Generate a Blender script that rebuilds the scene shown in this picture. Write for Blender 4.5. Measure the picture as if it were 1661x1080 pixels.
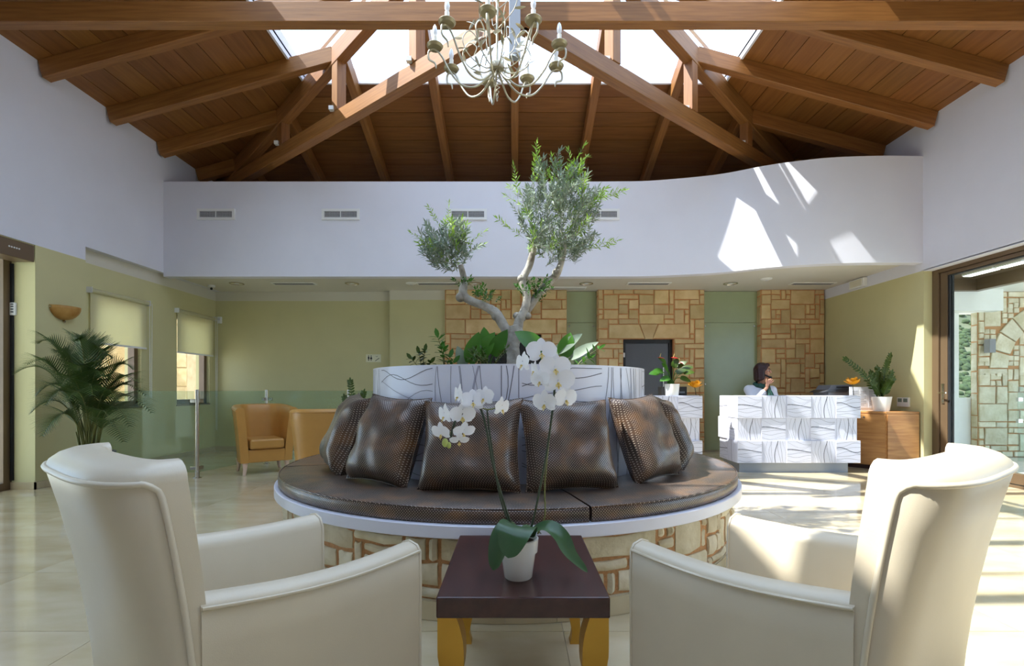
import bpy, math, random
from mathutils import Vector, Matrix, noise as mnoise
R = math.radians
rnd = random.Random(7)
sc = bpy.context.scene
C = sc.collection
for o in list(bpy.data.objects): bpy.data.objects.remove(o)

# ------------------------------------------------------------------ camera, world, sun, exposure
F, CX, CY, H = 800.0, 835.0, 632.0, 1.1
cam = bpy.data.cameras.new('camera'); co = bpy.data.objects.new('camera', cam); C.objects.link(co)
co.location = (0, 0, H); co.rotation_euler = (R(90), 0, 0)
cam.sensor_fit = 'HORIZONTAL'; cam.sensor_width = 36.0; cam.lens = 36.0 * F / 1661
cam.shift_x = (830.5 - CX) / 1661; cam.shift_y = (CY - 540) / 1661; cam.clip_start = .02; cam.clip_end = 500
sc.camera = co
w = bpy.data.worlds.new('World'); sc.world = w; w.use_nodes = True
bgn = w.node_tree.nodes['Background']; bgn.inputs[0].default_value = (.56, .72, 1, 1); bgn.inputs[1].default_value = 4.0
sun = bpy.data.lights.new('sun', 'SUN'); sun.energy = 13; sun.angle = R(.6); sun.color = (1, .97, .93)
so = bpy.data.objects.new('sun', sun); C.objects.link(so)
so.rotation_euler = Vector((.75, .13, -1)).to_track_quat('-Z', 'Y').to_euler()
vs = sc.view_settings; vs.view_transform = 'Standard'; vs.look = 'None'; vs.gamma = 1; vs.use_curve_mapping = False
vs.exposure = 0.0

def P(x, y, Z): return Vector(((x - CX) * Z / F, Z, H + (CY - y) * Z / F))

# ------------------------------------------------------------------ materials
def lin(c): return tuple((v / 255 / 12.92 if v <= 10 else ((v / 255 + .055) / 1.055) ** 2.4) for v in c)
MATS = {}
def mat(name, col, rough=.5, metal=0, var=0, vscale=4, stretch=(1, 1, 1), bump=0, bscale=40, rand=0, col2=None, coat=0,
        spec=.5, trans=0, sheen=0, detail=4, uv=False):
    m = bpy.data.materials.new(name); m.use_nodes = True; nt = m.node_tree; N = nt.nodes; L = nt.links
    b = N['Principled BSDF']; c = lin(col)
    b.inputs['Base Color'].default_value = (*c, 1); b.inputs['Roughness'].default_value = rough; b.inputs['Metallic'].default_value = metal
    b.inputs['Specular IOR Level'].default_value = spec; b.inputs['Coat Weight'].default_value = coat; b.inputs['Coat Roughness'].default_value = .08
    if var or bump or rand or col2:
        tc = N.new('ShaderNodeTexCoord'); mp = N.new('ShaderNodeMapping'); mp.inputs['Scale'].default_value = stretch
        oi = N.new('ShaderNodeObjectInfo'); mul = N.new('ShaderNodeMath'); mul.operation = 'MULTIPLY'; mul.inputs[1].default_value = 37
        L.new(oi.outputs['Random'], mul.inputs[0]); cb = N.new('ShaderNodeCombineXYZ')
        for i in range(3): L.new(mul.outputs[0], cb.inputs[i])
        L.new(tc.outputs['UV' if uv else 'Object'], mp.inputs['Vector']); L.new(cb.outputs[0], mp.inputs['Location'])
        nz = N.new('ShaderNodeTexNoise'); nz.inputs['Scale'].default_value = vscale; nz.inputs['Detail'].default_value = detail
        L.new(mp.outputs[0], nz.inputs['Vector'])
        mx = N.new('ShaderNodeMix'); mx.data_type = 'RGBA'
        c2 = lin(col2) if col2 else tuple(max(0, v * (1 - var)) for v in c)
        c1 = c if col2 else tuple(min(1, v * (1 + var)) for v in c)
        mx.inputs[6].default_value = (*c1, 1); mx.inputs[7].default_value = (*c2, 1)
        rp = N.new('ShaderNodeValToRGB'); rp.color_ramp.elements[0].position = .3; rp.color_ramp.elements[1].position = .7
        L.new(nz.outputs[0], rp.inputs[0]); L.new(rp.outputs[0], mx.inputs[0])
        out = mx.outputs[2]
        if rand:
            hs = N.new('ShaderNodeHueSaturation'); mr = N.new('ShaderNodeMapRange'); mr.inputs[3].default_value = 1 - rand; mr.inputs[4].default_value = 1 + rand
            L.new(oi.outputs['Random'], mr.inputs[0]); L.new(mr.outputs[0], hs.inputs['Value']); L.new(out, hs.inputs['Color'])
            m2 = N.new('ShaderNodeMapRange'); m2.inputs[3].default_value = .5 - rand * .03; m2.inputs[4].default_value = .5 + rand * .03
            fr = N.new('ShaderNodeMath'); fr.operation = 'FRACT'; L.new(mul.outputs[0], fr.inputs[0]); L.new(fr.outputs[0], m2.inputs[0]); L.new(m2.outputs[0], hs.inputs['Hue'])
            out = hs.outputs[0]
        L.new(out, b.inputs['Base Color'])
        if bump:
            n2 = N.new('ShaderNodeTexNoise'); n2.inputs['Scale'].default_value = bscale; n2.inputs['Detail'].default_value = 5; L.new(mp.outputs[0], n2.inputs['Vector'])
            bp = N.new('ShaderNodeBump'); bp.inputs['Strength'].default_value = bump; bp.inputs['Distance'].default_value = .01
            L.new(n2.outputs[0], bp.inputs['Height']); L.new(bp.outputs[0], b.inputs['Normal'])
    if trans:   # thin translucent leaf / fabric
        tr = N.new('ShaderNodeBsdfTranslucent'); ms = N.new('ShaderNodeMixShader'); ms.inputs[0].default_value = trans
        src = b.inputs['Base Color'].links
        if src: L.new(src[0].from_socket, tr.inputs[0])
        else: tr.inputs[0].default_value = (*c, 1)
        L.new(b.outputs[0], ms.inputs[1]); L.new(tr.outputs[0], ms.inputs[2]); L.new(ms.outputs[0], N['Material Output'].inputs[0])
    MATS[name] = m; return m
def glass(name, tint, refl=.08, op=0, opcol=(200, 210, 200)):
    m = bpy.data.materials.new(name); m.use_nodes = True; nt = m.node_tree; N = nt.nodes; L = nt.links
    for n in list(N):
        if n.type != 'OUTPUT_MATERIAL': N.remove(n)
    t = N.new('ShaderNodeBsdfTransparent'); t.inputs[0].default_value = (*tint, 1)
    g = N.new('ShaderNodeBsdfGlossy'); g.inputs[0].default_value = (1, 1, 1, 1); g.inputs['Roughness'].default_value = .01
    fr = N.new('ShaderNodeFresnel'); fr.inputs[0].default_value = 1.36
    ge = N.new('ShaderNodeNewGeometry'); iv = N.new('ShaderNodeMath'); iv.operation = 'SUBTRACT'; iv.inputs[0].default_value = 1; L.new(ge.outputs['Backfacing'], iv.inputs[1])
    mu = N.new('ShaderNodeMath'); mu.operation = 'MULTIPLY'; L.new(fr.outputs[0], mu.inputs[0]); L.new(iv.outputs[0], mu.inputs[1])
    ms = N.new('ShaderNodeMixShader'); L.new(mu.outputs[0], ms.inputs[0]); L.new(t.outputs[0], ms.inputs[1]); L.new(g.outputs[0], ms.inputs[2])
    out = ms.outputs[0]
    if op:
        d = N.new('ShaderNodeBsdfDiffuse'); d.inputs[0].default_value = (*lin(opcol), 1); m2 = N.new('ShaderNodeMixShader'); m2.inputs[0].default_value = op
        L.new(out, m2.inputs[1]); L.new(d.outputs[0], m2.inputs[2]); out = m2.outputs[0]
    L.new(out, N['Material Output'].inputs[0]); MATS[name] = m; return m
def dotted(name):
    m = bpy.data.materials.new(name); m.use_nodes = True; nt = m.node_tree; N = nt.nodes; L = nt.links; b = N['Principled BSDF']
    tc = N.new('ShaderNodeTexCoord'); rot = N.new('ShaderNodeMapping'); rot.inputs['Rotation'].default_value = (0, 0, R(45)); rot.inputs['Scale'].default_value = (100, 100, 0)
    L.new(tc.outputs['UV'], rot.inputs[0]); fr = N.new('ShaderNodeVectorMath'); fr.operation = 'FRACTION'; L.new(rot.outputs[0], fr.inputs[0])
    sb = N.new('ShaderNodeVectorMath'); sb.operation = 'SUBTRACT'; sb.inputs[1].default_value = (.5, .5, 0); L.new(fr.outputs[0], sb.inputs[0])
    ln = N.new('ShaderNodeVectorMath'); ln.operation = 'LENGTH'; L.new(sb.outputs[0], ln.inputs[0])
    lt = N.new('ShaderNodeMath'); lt.operation = 'LESS_THAN'; lt.inputs[1].default_value = .17; L.new(ln.outputs['Value'], lt.inputs[0])
    nz = N.new('ShaderNodeTexNoise'); nz.inputs['Scale'].default_value = 7; nz.inputs['Detail'].default_value = 3; L.new(tc.outputs['UV'], nz.inputs['Vector'])
    rp = N.new('ShaderNodeValToRGB'); e = rp.color_ramp.elements; e[0].position = .3; e[0].color = (*lin((47, 39, 36)), 1); e[1].position = .7; e[1].color = (*lin((108, 74, 42)), 1)
    k = e.new(.5); k.color = (*lin((72, 55, 45)), 1)
    L.new(nz.outputs[0], rp.inputs[0]); mx = N.new('ShaderNodeMix'); mx.data_type = 'RGBA'; L.new(lt.outputs[0], mx.inputs[0]); L.new(rp.outputs[0], mx.inputs[6])
    mx.inputs[7].default_value = (*lin((205, 190, 172)), 1); L.new(mx.outputs[2], b.inputs['Base Color'])
    b.inputs['Metallic'].default_value = .12; b.inputs['Roughness'].default_value = .36; b.inputs['Coat Weight'].default_value = .25; b.inputs['Coat Roughness'].default_value = .2
    MATS[name] = m

mat('white_paint', (222, 222, 231), .7, var=.02, vscale=2, bump=.04, bscale=90)
mat('green_paint', (203, 196, 148), .7, var=.03, vscale=2, bump=.04, bscale=90)
mat('band_paint', (212, 206, 190), .7, var=.02, vscale=2)
mat('soffit_paint', (216, 212, 202), .7, var=.02, vscale=2)
mat('wood_beam', (156, 104, 52), .5, col2=(128, 82, 36), vscale=3, stretch=(.8, 14, 14), bump=.06, bscale=8, rand=.08)
mat('wood_board', (142, 92, 42), .5, col2=(122, 76, 30), vscale=2.5, stretch=(.7, 9, 9), rand=.12)
mat('marble', (210, 196, 166), .09, col2=(190, 173, 136), vscale=2.2, stretch=(1, 2.2, 1), rand=.05, detail=9, spec=.6)
mat('grout_floor', (190, 178, 152), .5, var=.05)
mat('stone', (216, 190, 142), .85, col2=(194, 164, 114), vscale=5, bump=.35, bscale=22, rand=.16)
mat('stone_pale', (226, 216, 192), .9, col2=(198, 184, 152), vscale=7, bump=.9, bscale=26, rand=.12)
mat('mortar', (206, 142, 92), .95, var=.1, vscale=30, bump=.3, bscale=120)
mat('mortar_sand', (190, 142, 98), .95, var=.15, vscale=60, bump=.6, bscale=160)
mat('white_lacquer', (222, 223, 236), .28, var=.01)
mat('line_print', (92, 92, 104), .5, var=.02)
mat('line_print_thick', (168, 168, 186), .5, var=.02)
mat('cream_leather', (210, 197, 172), .36, var=.03, vscale=6, bump=.05, bscale=420, spec=.6)
mat('piping_cream', (212, 200, 176), .35, var=.02)
mat('tan_leather', (196, 144, 72), .38, var=.06, vscale=5, bump=.05, bscale=120)
mat('pale_wood', (226, 196, 172), .5, var=.05, vscale=4, stretch=(6, 6, .6))
mat('dark_wood', (74, 40, 34), .24, col2=(56, 30, 27), vscale=4, stretch=(6, 1, 6), spec=.6)
mat('gold_leaf', (206, 158, 66), .34, metal=.75, var=.06, vscale=6)
mat('oak', (198, 146, 86), .45, col2=(166, 112, 60), vscale=2.4, stretch=(1.2, 1.2, 14), bump=.03, bscale=10)
mat('brown_metal', (112, 92, 70), .35, metal=.3, var=.03)
mat('black', (24, 24, 26), .4, var=.02)
mat('rubber', (30, 30, 32), .8, var=.02)
mat('steel', (196, 190, 180), .25, metal=1, var=.02)
mat('grey_steel', (150, 154, 160), .45, metal=.3, var=.03)
mat('silver_iron', (190, 182, 160), .35, metal=.7, var=.1, vscale=20)
mat('bronze_cup', (164, 152, 122), .4, metal=.6, var=.08)
mat('bulb', (236, 238, 242), .08, spec=.8)
mat('candle', (236, 232, 220), .5)
mat('white_plastic', (230, 230, 228), .4)
mat('grille', (206, 206, 210), .4)
mat('duct_dark', (40, 40, 44), .8)
mat('lens', (226, 220, 200), .25)
mat('vent_grey', (112, 114, 122), .5)
mat('blind', (232, 228, 196), .8, trans=.55, var=.02)
mat('alabaster', (226, 186, 110), .4, col2=(204, 150, 76), vscale=9, trans=.35)
mat('palm_green', (62, 84, 32), .45, var=.25, vscale=5, trans=.2)
mat('palm_stem', (108, 110, 56), .6, var=.15)
mat('olive_grey', (156, 170, 146), .5, col2=(112, 128, 106), vscale=9, trans=.25)
mat('olive_lime', (160, 190, 78), .5, col2=(122, 160, 60), vscale=6, trans=.35)
mat('bark', (196, 190, 178), .85, col2=(130, 122, 110), vscale=11, bump=.9, bscale=30)
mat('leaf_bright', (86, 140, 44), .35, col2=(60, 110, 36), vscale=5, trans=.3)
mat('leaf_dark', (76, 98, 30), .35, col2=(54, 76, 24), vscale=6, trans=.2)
mat('orchid_leaf', (72, 104, 66), .28, col2=(52, 84, 48), vscale=5, trans=.1)
mat('soil', (70, 52, 38), .95, var=.3, vscale=40, bump=.8, bscale=60)
mat('petal', (252, 252, 254), .5, trans=.25)
mat('petal_yellow', (228, 206, 130), .5, trans=.2)
mat('bud_green', (200, 212, 120), .5, trans=.2)
mat('stem_dark', (50, 62, 40), .5, var=.1)
mat('ceramic', (240, 238, 232), .2, spec=.6)
mat('red_spathe', (196, 34, 44), .25, var=.06, vscale=9)
mat('yellow_flower', (238, 166, 24), .5, var=.12, vscale=20, trans=.2)
mat('frosted', (158, 168, 130), .22, var=.03, spec=.5)
mat('door_grey', (98, 100, 106), .2, var=.02)
mat('skin', (196, 142, 114), .5, var=.05)
mat('hair', (50, 26, 28), .45, var=.25, vscale=30, stretch=(1, 1, .15))
mat('shirt', (226, 230, 240), .7, var=.02)
mat('scarf', (36, 78, 68), .8, var=.2, vscale=20)
mat('trousers', (40, 42, 52), .8)
mat('printer_grey', (120, 122, 130), .45)
mat('printer_dark', (58, 60, 66), .4)
mat('paper', (232, 232, 236), .7)
mat('paper_print', (170, 172, 182), .8)
mat('lcd', (120, 132, 122), .25)
mat('render_white', (236, 234, 228), .8, var=.03)
mat('render_cream', (226, 224, 196), .8, var=.03)
mat('hill_green', (72, 80, 58), .95, col2=(104, 102, 78), vscale=.5, bump=1, bscale=1.2, detail=8)
mat('hill_red', (176, 138, 116), .95, col2=(150, 122, 100), vscale=.6)
mat('shrub', (58, 70, 42), .95, var=.3, vscale=3)
mat('paving', (214, 208, 196), .5, var=.04, vscale=3)
mat('lamp_grey', (132, 130, 130), .5)
lm = mat('strip_light', (255, 255, 250), .5); lm.node_tree.nodes['Principled BSDF'].inputs['Emission Color'].default_value = (1, 1, 1, 1); lm.node_tree.nodes['Principled BSDF'].inputs['Emission Strength'].default_value = 3
glass('pane', (.96, .98, .98)); glass('fence_glass', (.84, .91, .86), op=.07, opcol=(170, 190, 178)); glass('door_glass', (.90, .95, .93))
dotted('dotted_leather')

# ------------------------------------------------------------------ helpers
WM = {}
def thing(name, label=None, cat=None, loc=(0, 0, 0), rz=0, group=None, kind=None):
    o = bpy.data.objects.new(name, None); C.objects.link(o); o.location = loc; o.rotation_euler = (0, 0, rz); o.empty_display_size = .1
    WM[o.name] = Matrix.Translation(loc) @ Matrix.Rotation(rz, 4, 'Z'); return tag(o, label, cat, group, kind)
def tag(o, label=None, cat=None, group=None, kind=None):
    if label: o['label'] = label
    if cat: o['category'] = cat
    if group: o['group'] = group
    if kind: o['kind'] = kind
    return o
def copy_tree(o, parent=None):
    c = o.copy(); C.objects.link(c); c.parent = parent; WM[c.name] = WM.get(o.name, Matrix())
    for ch in list(o.children): copy_tree(ch, c)
    return c
class MB:
    def __init__(s): s.v = []; s.f = []
    def add(s, vs_, fs):
        k = len(s.v); s.v += [tuple(p) for p in vs_]; s.f += [tuple(i + k for i in f) for f in fs]; return s
    def box(s, x0, x1, y0, y1, z0, z1):
        return s.add([(x, y, z) for z in (z0, z1) for y in (y0, y1) for x in (x0, x1)], [(0, 2, 3, 1), (4, 5, 7, 6), (0, 1, 5, 4), (2, 6, 7, 3), (0, 4, 6, 2), (1, 3, 7, 5)])
    def obox(s, M, hx, hy, hz):
        return s.add([M @ Vector((x, y, z)) for z in (-hz, hz) for y in (-hy, hy) for x in (-hx, hx)], [(0, 2, 3, 1), (4, 5, 7, 6), (0, 1, 5, 4), (2, 6, 7, 3), (0, 4, 6, 2), (1, 3, 7, 5)])
    def prism(s, poly, d):   # poly: list of 3D points, d extrude vector
        n = len(poly); d = Vector(d); a = [Vector(p) for p in poly]
        return s.add(a + [p + d for p in a], [tuple(range(n))[::-1], tuple(range(n, 2 * n))] + [(i, (i + 1) % n, (i + 1) % n + n, i + n) for i in range(n)])
    def grid(s, pts, cu=False, cv=False):   # pts[i][j]
        nu, nv = len(pts), len(pts[0]); k = len(s.v); s.v += [tuple(p) for r in pts for p in r]
        for i in range(nu if cu else nu - 1):
            for j in range(nv if cv else nv - 1):
                a, b = i, (i + 1) % nu; c, d = j, (j + 1) % nv
                s.f.append((k + a * nv + c, k + b * nv + c, k + b * nv + d, k + a * nv + d))
        return s
    def cap(s, ring): return s.add(ring, [tuple(range(len(ring)))])
    def tube(s, pts, r, n=8, cap=True):
        pts = [Vector(p) for p in pts]; m = len(pts); rs = r if isinstance(r, (list, tuple)) else [r] * m
        t0 = (pts[1] - pts[0]).normalized(); a = t0.orthogonal().normalized(); rows = []
        for i, p in enumerate(pts):
            t = (pts[min(i + 1, m - 1)] - pts[max(i - 1, 0)])
            t = t.normalized() if t.length > 1e-9 else t0
            a = (a - t * a.dot(t)); a = a.normalized() if a.length > 1e-6 else t.orthogonal().normalized(); b = t.cross(a)
            rows.append([p + (a * math.cos(6.28319 * j / n) + b * math.sin(6.28319 * j / n)) * rs[i] for j in range(n)])
        s.grid(rows, cv=True)
        if cap: s.cap(rows[0][::-1]); s.cap(rows[-1])
        return s
    def lathe(s, prof, n=24, c=(0, 0, 0)):
        rows = [[(c[0] + r * math.cos(6.28319 * j / n), c[1] + r * math.sin(6.28319 * j / n), c[2] + z) for j in range(n)] for r, z in prof]
        s.grid(rows, cv=True)
        if prof[0][0] > 1e-4: s.cap(rows[0][::-1])
        if prof[-1][0] > 1e-4 and (len(prof) > 2 or prof[0][0] > 1e-4): s.cap(rows[-1])
        return s
    def ball(s, c, r, n=10, m=7, M=None):
        rx, ry, rz = r if isinstance(r, (list, tuple)) else (r, r, r); rows = []
        for i in range(m + 1):
            t = math.pi * i / m
            row = [Vector((rx * math.sin(t) * math.cos(6.28319 * j / n), ry * math.sin(t) * math.sin(6.28319 * j / n), -rz * math.cos(t))) for j in range(n)]
            rows.append([Vector(c) + (M @ p if M else p) for p in row])
        return s.grid(rows, cv=True)
    def leaf(s, p, d, up, ln, wd, bend=.2, fold=.15, n=5, shape=None):
        p = Vector(p); d = Vector(d).normalized(); up = Vector(up); sd = d.cross(up)
        sd = sd.normalized() if sd.length > 1e-5 else d.orthogonal().normalized(); up = sd.cross(d).normalized()
        rows = []
        for i in range(n + 1):
            t = i / n; w_ = (shape(t) if shape else math.sin(math.pi * min(1, t * .93 + .04)) ** .8) * wd * .5
            c = p + d * (ln * t * (1 - .25 * bend * t)) - up * (bend * ln * t * t)
            rows.append([c - sd * w_ + up * fold * w_, c, c + sd * w_ + up * fold * w_])
        return s.grid(rows)
    def build(s, name, m, parent=None, local=False, smooth=0, bevel=0, seg=2, uv=None, sub=0, kind=None, label=None):
        M = None
        if parent is not None and not local:
            r = parent
            while r.parent: r = r.parent
            M = WM.get(r.name, Matrix()).inverted()
        vs_ = [tuple(M @ Vector(p)) for p in s.v] if M else s.v
        me = bpy.data.meshes.new(name); me.from_pydata(vs_, [], s.f); me.update()
        if uv:
            l = me.uv_layers.new(name='UVMap')
            for poly in me.polygons:
                for li in poly.loop_indices: l.data[li].uv = uv(me.vertices[me.loops[li].vertex_index].co, poly.normal, me.loops[li].vertex_index)
        if smooth:
            me.shade_smooth(); me.set_sharp_from_angle(angle=R(smooth))
        o = bpy.data.objects.new(name, me); C.objects.link(o); me.materials.append(MATS[m]); o.parent = parent
        if bevel:
            b = o.modifiers.new('bevel', 'BEVEL'); b.width = bevel; b.segments = seg; b.limit_method = 'ANGLE'; b.angle_limit = R(35)
        if sub:
            b = o.modifiers.new('sub', 'SUBSURF'); b.levels = sub; b.render_levels = sub
        return tag(o, label, None, None, kind)
def struct(name, mb, m, **k): return tag(mb.build(name, m, **k), kind='structure')
def crom(pts, n=8):
    pts = [Vector(p) for p in pts]; out = []
    for i in range(len(pts) - 1):
        a, b, c, d = pts[max(i - 1, 0)], pts[i], pts[i + 1], pts[min(i + 2, len(pts) - 1)]
        for k in range(n):
            t = k / n; out.append(.5 * ((2 * b) + (c - a) * t + (2 * a - 5 * b + 4 * c - d) * t * t + (3 * b - a - 3 * c + d) * t ** 3))
    out.append(pts[-1]); return out
def frame(p, x, z):
    x = Vector(x).normalized(); z = Vector(z); y = z.cross(x).normalized(); z = x.cross(y)
    M = Matrix((x, y, z)).transposed().to_4x4(); M.translation = Vector(p); return M
def placed(name, mb, m, M, parent=None, **k):
    o = mb.build(name, m, None, **k); o.parent = parent
    inv = WM.get(parent.name, Matrix()).inverted() if parent is not None else Matrix()
    o.matrix_local = inv @ M; return o

# ------------------------------------------------------------------ room constants
XL, XLR, XR = -5.30, -5.40, 5.49
ZS, ZG, ZE = 2.867, 2.70, 4.76        # soffit, top of green paint, eaves
YB, YE, YP = 8.9, 8.77, 4.62          # back wall, rear eaves, hip peak / truss
YF = -3.2; YE2, YP2 = -3.2, .95
SL = .272; ZR = ZE + SL * 5.3; SR = (ZR - ZE) / (YE - YP)
DXL, DXR = -5.62, 5.65                # door planes
YJL, YJR = 5.45, 6.62                 # door jambs
ZD = 2.69

# floor with marble tiles
fl = struct('floor', MB().box(-5.72, 5.78, YF, YB, -.12, -.004), 'grout_floor')
tw, td = 1.04, .725
for i in range(-3, 9):
    for j in range(-13, 9):
        x0, x1 = max(-2.9 + tw * i, -5.7), min(-2.9 + tw * (i + 1), 5.7); y0, y1 = max(2.97 + td * j, YF), min(2.97 + td * (j + 1), YB)
        if x1 - x0 < .1 or y1 - y0 < .1: continue
        placed('tile', MB().box(.0015, x1 - x0 - .0015, .0015, y1 - y0 - .0015, -.02, 0), 'marble', Matrix.Translation((x0, y0, 0)), fl)

# left wall
def wall_quad(mb, X0, X1, y0, y1, z0, z1): mb.box(min(X0, X1), max(X0, X1), y0, y1, z0, z1)
wl = thing('wall_left', kind='structure')
m = MB(); m.box(XL - .3, XL, YF, 6.09, ZG, ZE + .12); m.box(XL - .3, XL, 6.09, YB + .2, ZS, ZE + .12); m.build('upper_wall', 'white_paint', wl)
m = MB(); m.box(XL - .34, XL, YJL, 6.09, 0, ZG); m.build('pier', 'green_paint', wl)
W1, W2 = (6.27, 7.13), (7.88, 8.72); WZ0, WZ1 = .86, 2.32
m = MB(); m.box(XLR - .24, XLR, 6.09, YB + .2, 0, WZ0); m.box(XLR - .24, XLR, 6.09, YB + .2, WZ1, ZG)
for a, b in ((6.09, W1[0]), (W1[1], W2[0]), (W2[1], YB + .2)): m.box(XLR - .24, XLR, a, b, WZ0, WZ1)
m.build('lower_wall', 'green_paint', wl)
MB().box(XLR - .24, XLR, 6.09, YB + .2, ZG, ZS).build('white_band', 'band_paint', wl)
MB().box(XL - .34, XL, YF, 1.6, 0, ZG).build('near_wall', 'green_paint', wl)
bl = thing('baseboard_left', kind='structure')
MB().box(XL, XL + .015, YJL - .015, 6.09, 0, .08).build('board', 'marble', bl); MB().box(XLR, XLR + .015, 6.09, YB, 0, .08).build('board', 'marble', bl)
MB().box(DXL + .06, XL + .015, YJL - .015, YJL, 0, .08).build('board', 'marble', bl)
# right wall
wr = thing('wall_right', kind='structure')
m = MB(); m.box(XR, XR + .3, YF, YJR, ZG, ZE + .04); m.box(XR, XR + .3, YJR, YB + .2, ZG, ZE + .04); m.build('upper_wall', 'white_paint', wr)
MB().box(XR, XR + .3, YJR, YB + .2, 0, ZG).build('lower_wall', 'green_paint', wr)
MB().box(XR, XR + .3, YF, .3, 0, ZG).build('near_wall', 'green_paint', wr)
wf = thing('wall_front', kind='structure')
MB().box(-5.6, 5.8, YF - .3, YF, 0, ZE + .12).build('plaster', 'white_paint', wf)

# back wall
wb = thing('wall_back', kind='structure')
XS = [-2.225, -1.23, .916, 1.47, 3.35, 4.35]; YS = 8.72
MB().box(XLR, XS[0], YB, YB + .2, 0, ZG).build('green_wall', 'green_paint', wb); MB().box(XLR, XS[0], YB, YB + .2, ZG, ZS).build('white_band', 'band_paint', wb)
MB().box(XS[0], XS[1], 8.78, YB + .2, 0, ZG).build('green_wall', 'green_paint', wb); MB().box(XS[0], XS[1], 8.78, YB + .2, ZG, ZS).build('white_band', 'band_paint', wb)
MB().box(XS[1], XR, YB, YB + .2, 0, ZS).build('green_wall', 'green_paint', wb)
MB().box(XL, XR, YE + .05, YE + .25, ZS + .12, ZE + .12).build('upper_wall', 'white_paint', wb)
MB().box(XLR + .015, XS[0], YB - .015, YB, 0, .08).build('skirting', 'marble', wb)
def stone_rects(W_, H_, cell, seed, blocked, mx=(5, 3)):
    g = random.Random(seed); nx, nz = max(1, round(W_ / cell)), max(1, round(H_ / cell)); cw, ch = W_ / nx, H_ / nz
    occ = [[False] * nx for _ in range(nz)]
    for k in range(nz):
        for i in range(nx):
            for (a, b, c, d) in blocked:
                if a < (i + .5) * cw < b and c < (k + .5) * ch < d: occ[k][i] = True
    out = []
    for k in range(nz):
        for i in range(nx):
            if occ[k][i]: continue
            sw, sh = g.choice([1, 2, 2, 3, 3, 4, mx[0]]), g.choice([1, 1, 2, 2, mx[1]])
            if sh == mx[1]: sw = max(2, sw)
            wN = 0
            while wN < sw and i + wN < nx and not occ[k][i + wN]: wN += 1
            hN = 0
            while hN < sh and k + hN < nz and all(not occ[k + hN][i + q] for q in range(wN)): hN += 1
            for a in range(hN):
                for b in range(wN): occ[k + a][i + b] = True
            out.append((i * cw, (i + wN) * cw, k * ch, (k + hN) * ch))
    return out
def stone_poly(poly, Y, M, parent, m='stone', depth=.02, seed=0, name='stone', jit=.006):
    """poly in (u,z) counter-clockwise; stone block proud of plane v=0 towards -v"""
    cxp = sum(p[0] for p in poly) / len(poly); czp = sum(p[1] for p in poly) / len(poly)
    q = [(cxp + (u - cxp) * 1, czp + (z - czp) * 1) for u, z in poly]
    q = [(u + rnd.uniform(-jit, jit), z + rnd.uniform(-jit, jit)) for u, z in q]
    d = depth * rnd.uniform(.7, 1.3)
    ins = []
    for (u, z) in q:
        dx, dz = cxp - u, czp - z; l = math.hypot(dx, dz); ins.append((u + dx / l * .011, z + dz / l * .011))
    n = len(q); mb = MB()
    mb.add([(u - cxp, .03, z - czp) for u, z in q] + [(u - cxp, -d + .007, z - czp) for u, z in q] + [(u - cxp, -d, z - czp) for u, z in ins],
           [(i, (i + 1) % n, n + (i + 1) % n, n + i) for i in range(n)] + [(n + i, n + (i + 1) % n, 2 * n + (i + 1) % n, 2 * n + i) for i in range(n)] + [tuple(range(2 * n, 3 * n))])
    return placed(name, mb, m, M @ Matrix.Translation((cxp, 0, czp)), parent, smooth=30)
def rect(a, b, c, d, j=.009): return [(a + j, c + j), (b - j, c + j), (b - j, d - j), (a + j, d - j)]
def stone_pier(x0, x1, seed, door=None):
    pr = thing('stone_pier', kind='structure')
    pr.parent = wb
    m = MB(); blocked = []
    if door:
        a, b, t = door; m.box(x0, a, YS, YB, 0, ZS); m.box(b, x1, YS, YB, 0, ZS); m.box(a, b, YS, YB, t, ZS)
        cw, chh = (x1 - x0) / round((x1 - x0) / .088), ZS / round(ZS / .088); LE, LH = 3 * cw, 3 * chh
        blocked = [(a - x0, b - x0, 0, t), (a - x0 - LE, b - x0 + LE, t, t + LH)]
    else: m.box(x0, x1, YS, YB, 0, ZS)
    m.build('mortar_bed', 'mortar', pr)
    M = Matrix.Translation((x0, YS, 0))
    for r in stone_rects(x1 - x0, ZS, .088, seed, blocked): stone_poly(rect(*r), YS, M, pr)
    if door:
        a, b, t = a - x0, b - x0, t; c = (a + b) / 2; j = .009
        stone_poly([(a - LE + j, t + j), (c - .06 - j, t + j), (c - .16 - j, t + LH - j), (a - LE + j, t + LH - j)], YS, M, pr)
        stone_poly([(c - .06, t - .01), (c + .06, t - .01), (c + .16, t + LH), (c - .16, t + LH)], YS, M, pr, depth=.03)
        stone_poly([(c + .06 + j, t + j), (b + LE - j, t + j), (b + LE - j, t + LH - j), (c + .16 + j, t + LH - j)], YS, M, pr)
    # quoins on the exposed left flank
    M2 = frame((x0, YB, 0), (0, -1, 0), (0, 0, 1)); z = 0
    while z < ZS - .1:
        hh = min(rnd.choice([.18, .26, .34]), ZS - z); stone_poly(rect(0, YB - YS, z, z + hh), 0, M2, pr, depth=.008); z += hh
    return pr
def snap(x0, x1, a, b, t):
    cw, chh = (x1 - x0) / round((x1 - x0) / .088), ZS / round(ZS / .088); return (x0 + round((a - x0) / cw) * cw, x0 + round((b - x0) / cw) * cw, round(t / chh) * chh)
D1, D2 = snap(XS[1], XS[2], -.63, .458, 2.06), snap(XS[3], XS[4], 1.93, 2.81, 2.03)
stone_pier(XS[1], XS[2], 3, D1); stone_pier(XS[3], XS[4], 5, D2); stone_pier(XS[5], XR - .02, 9)
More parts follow.
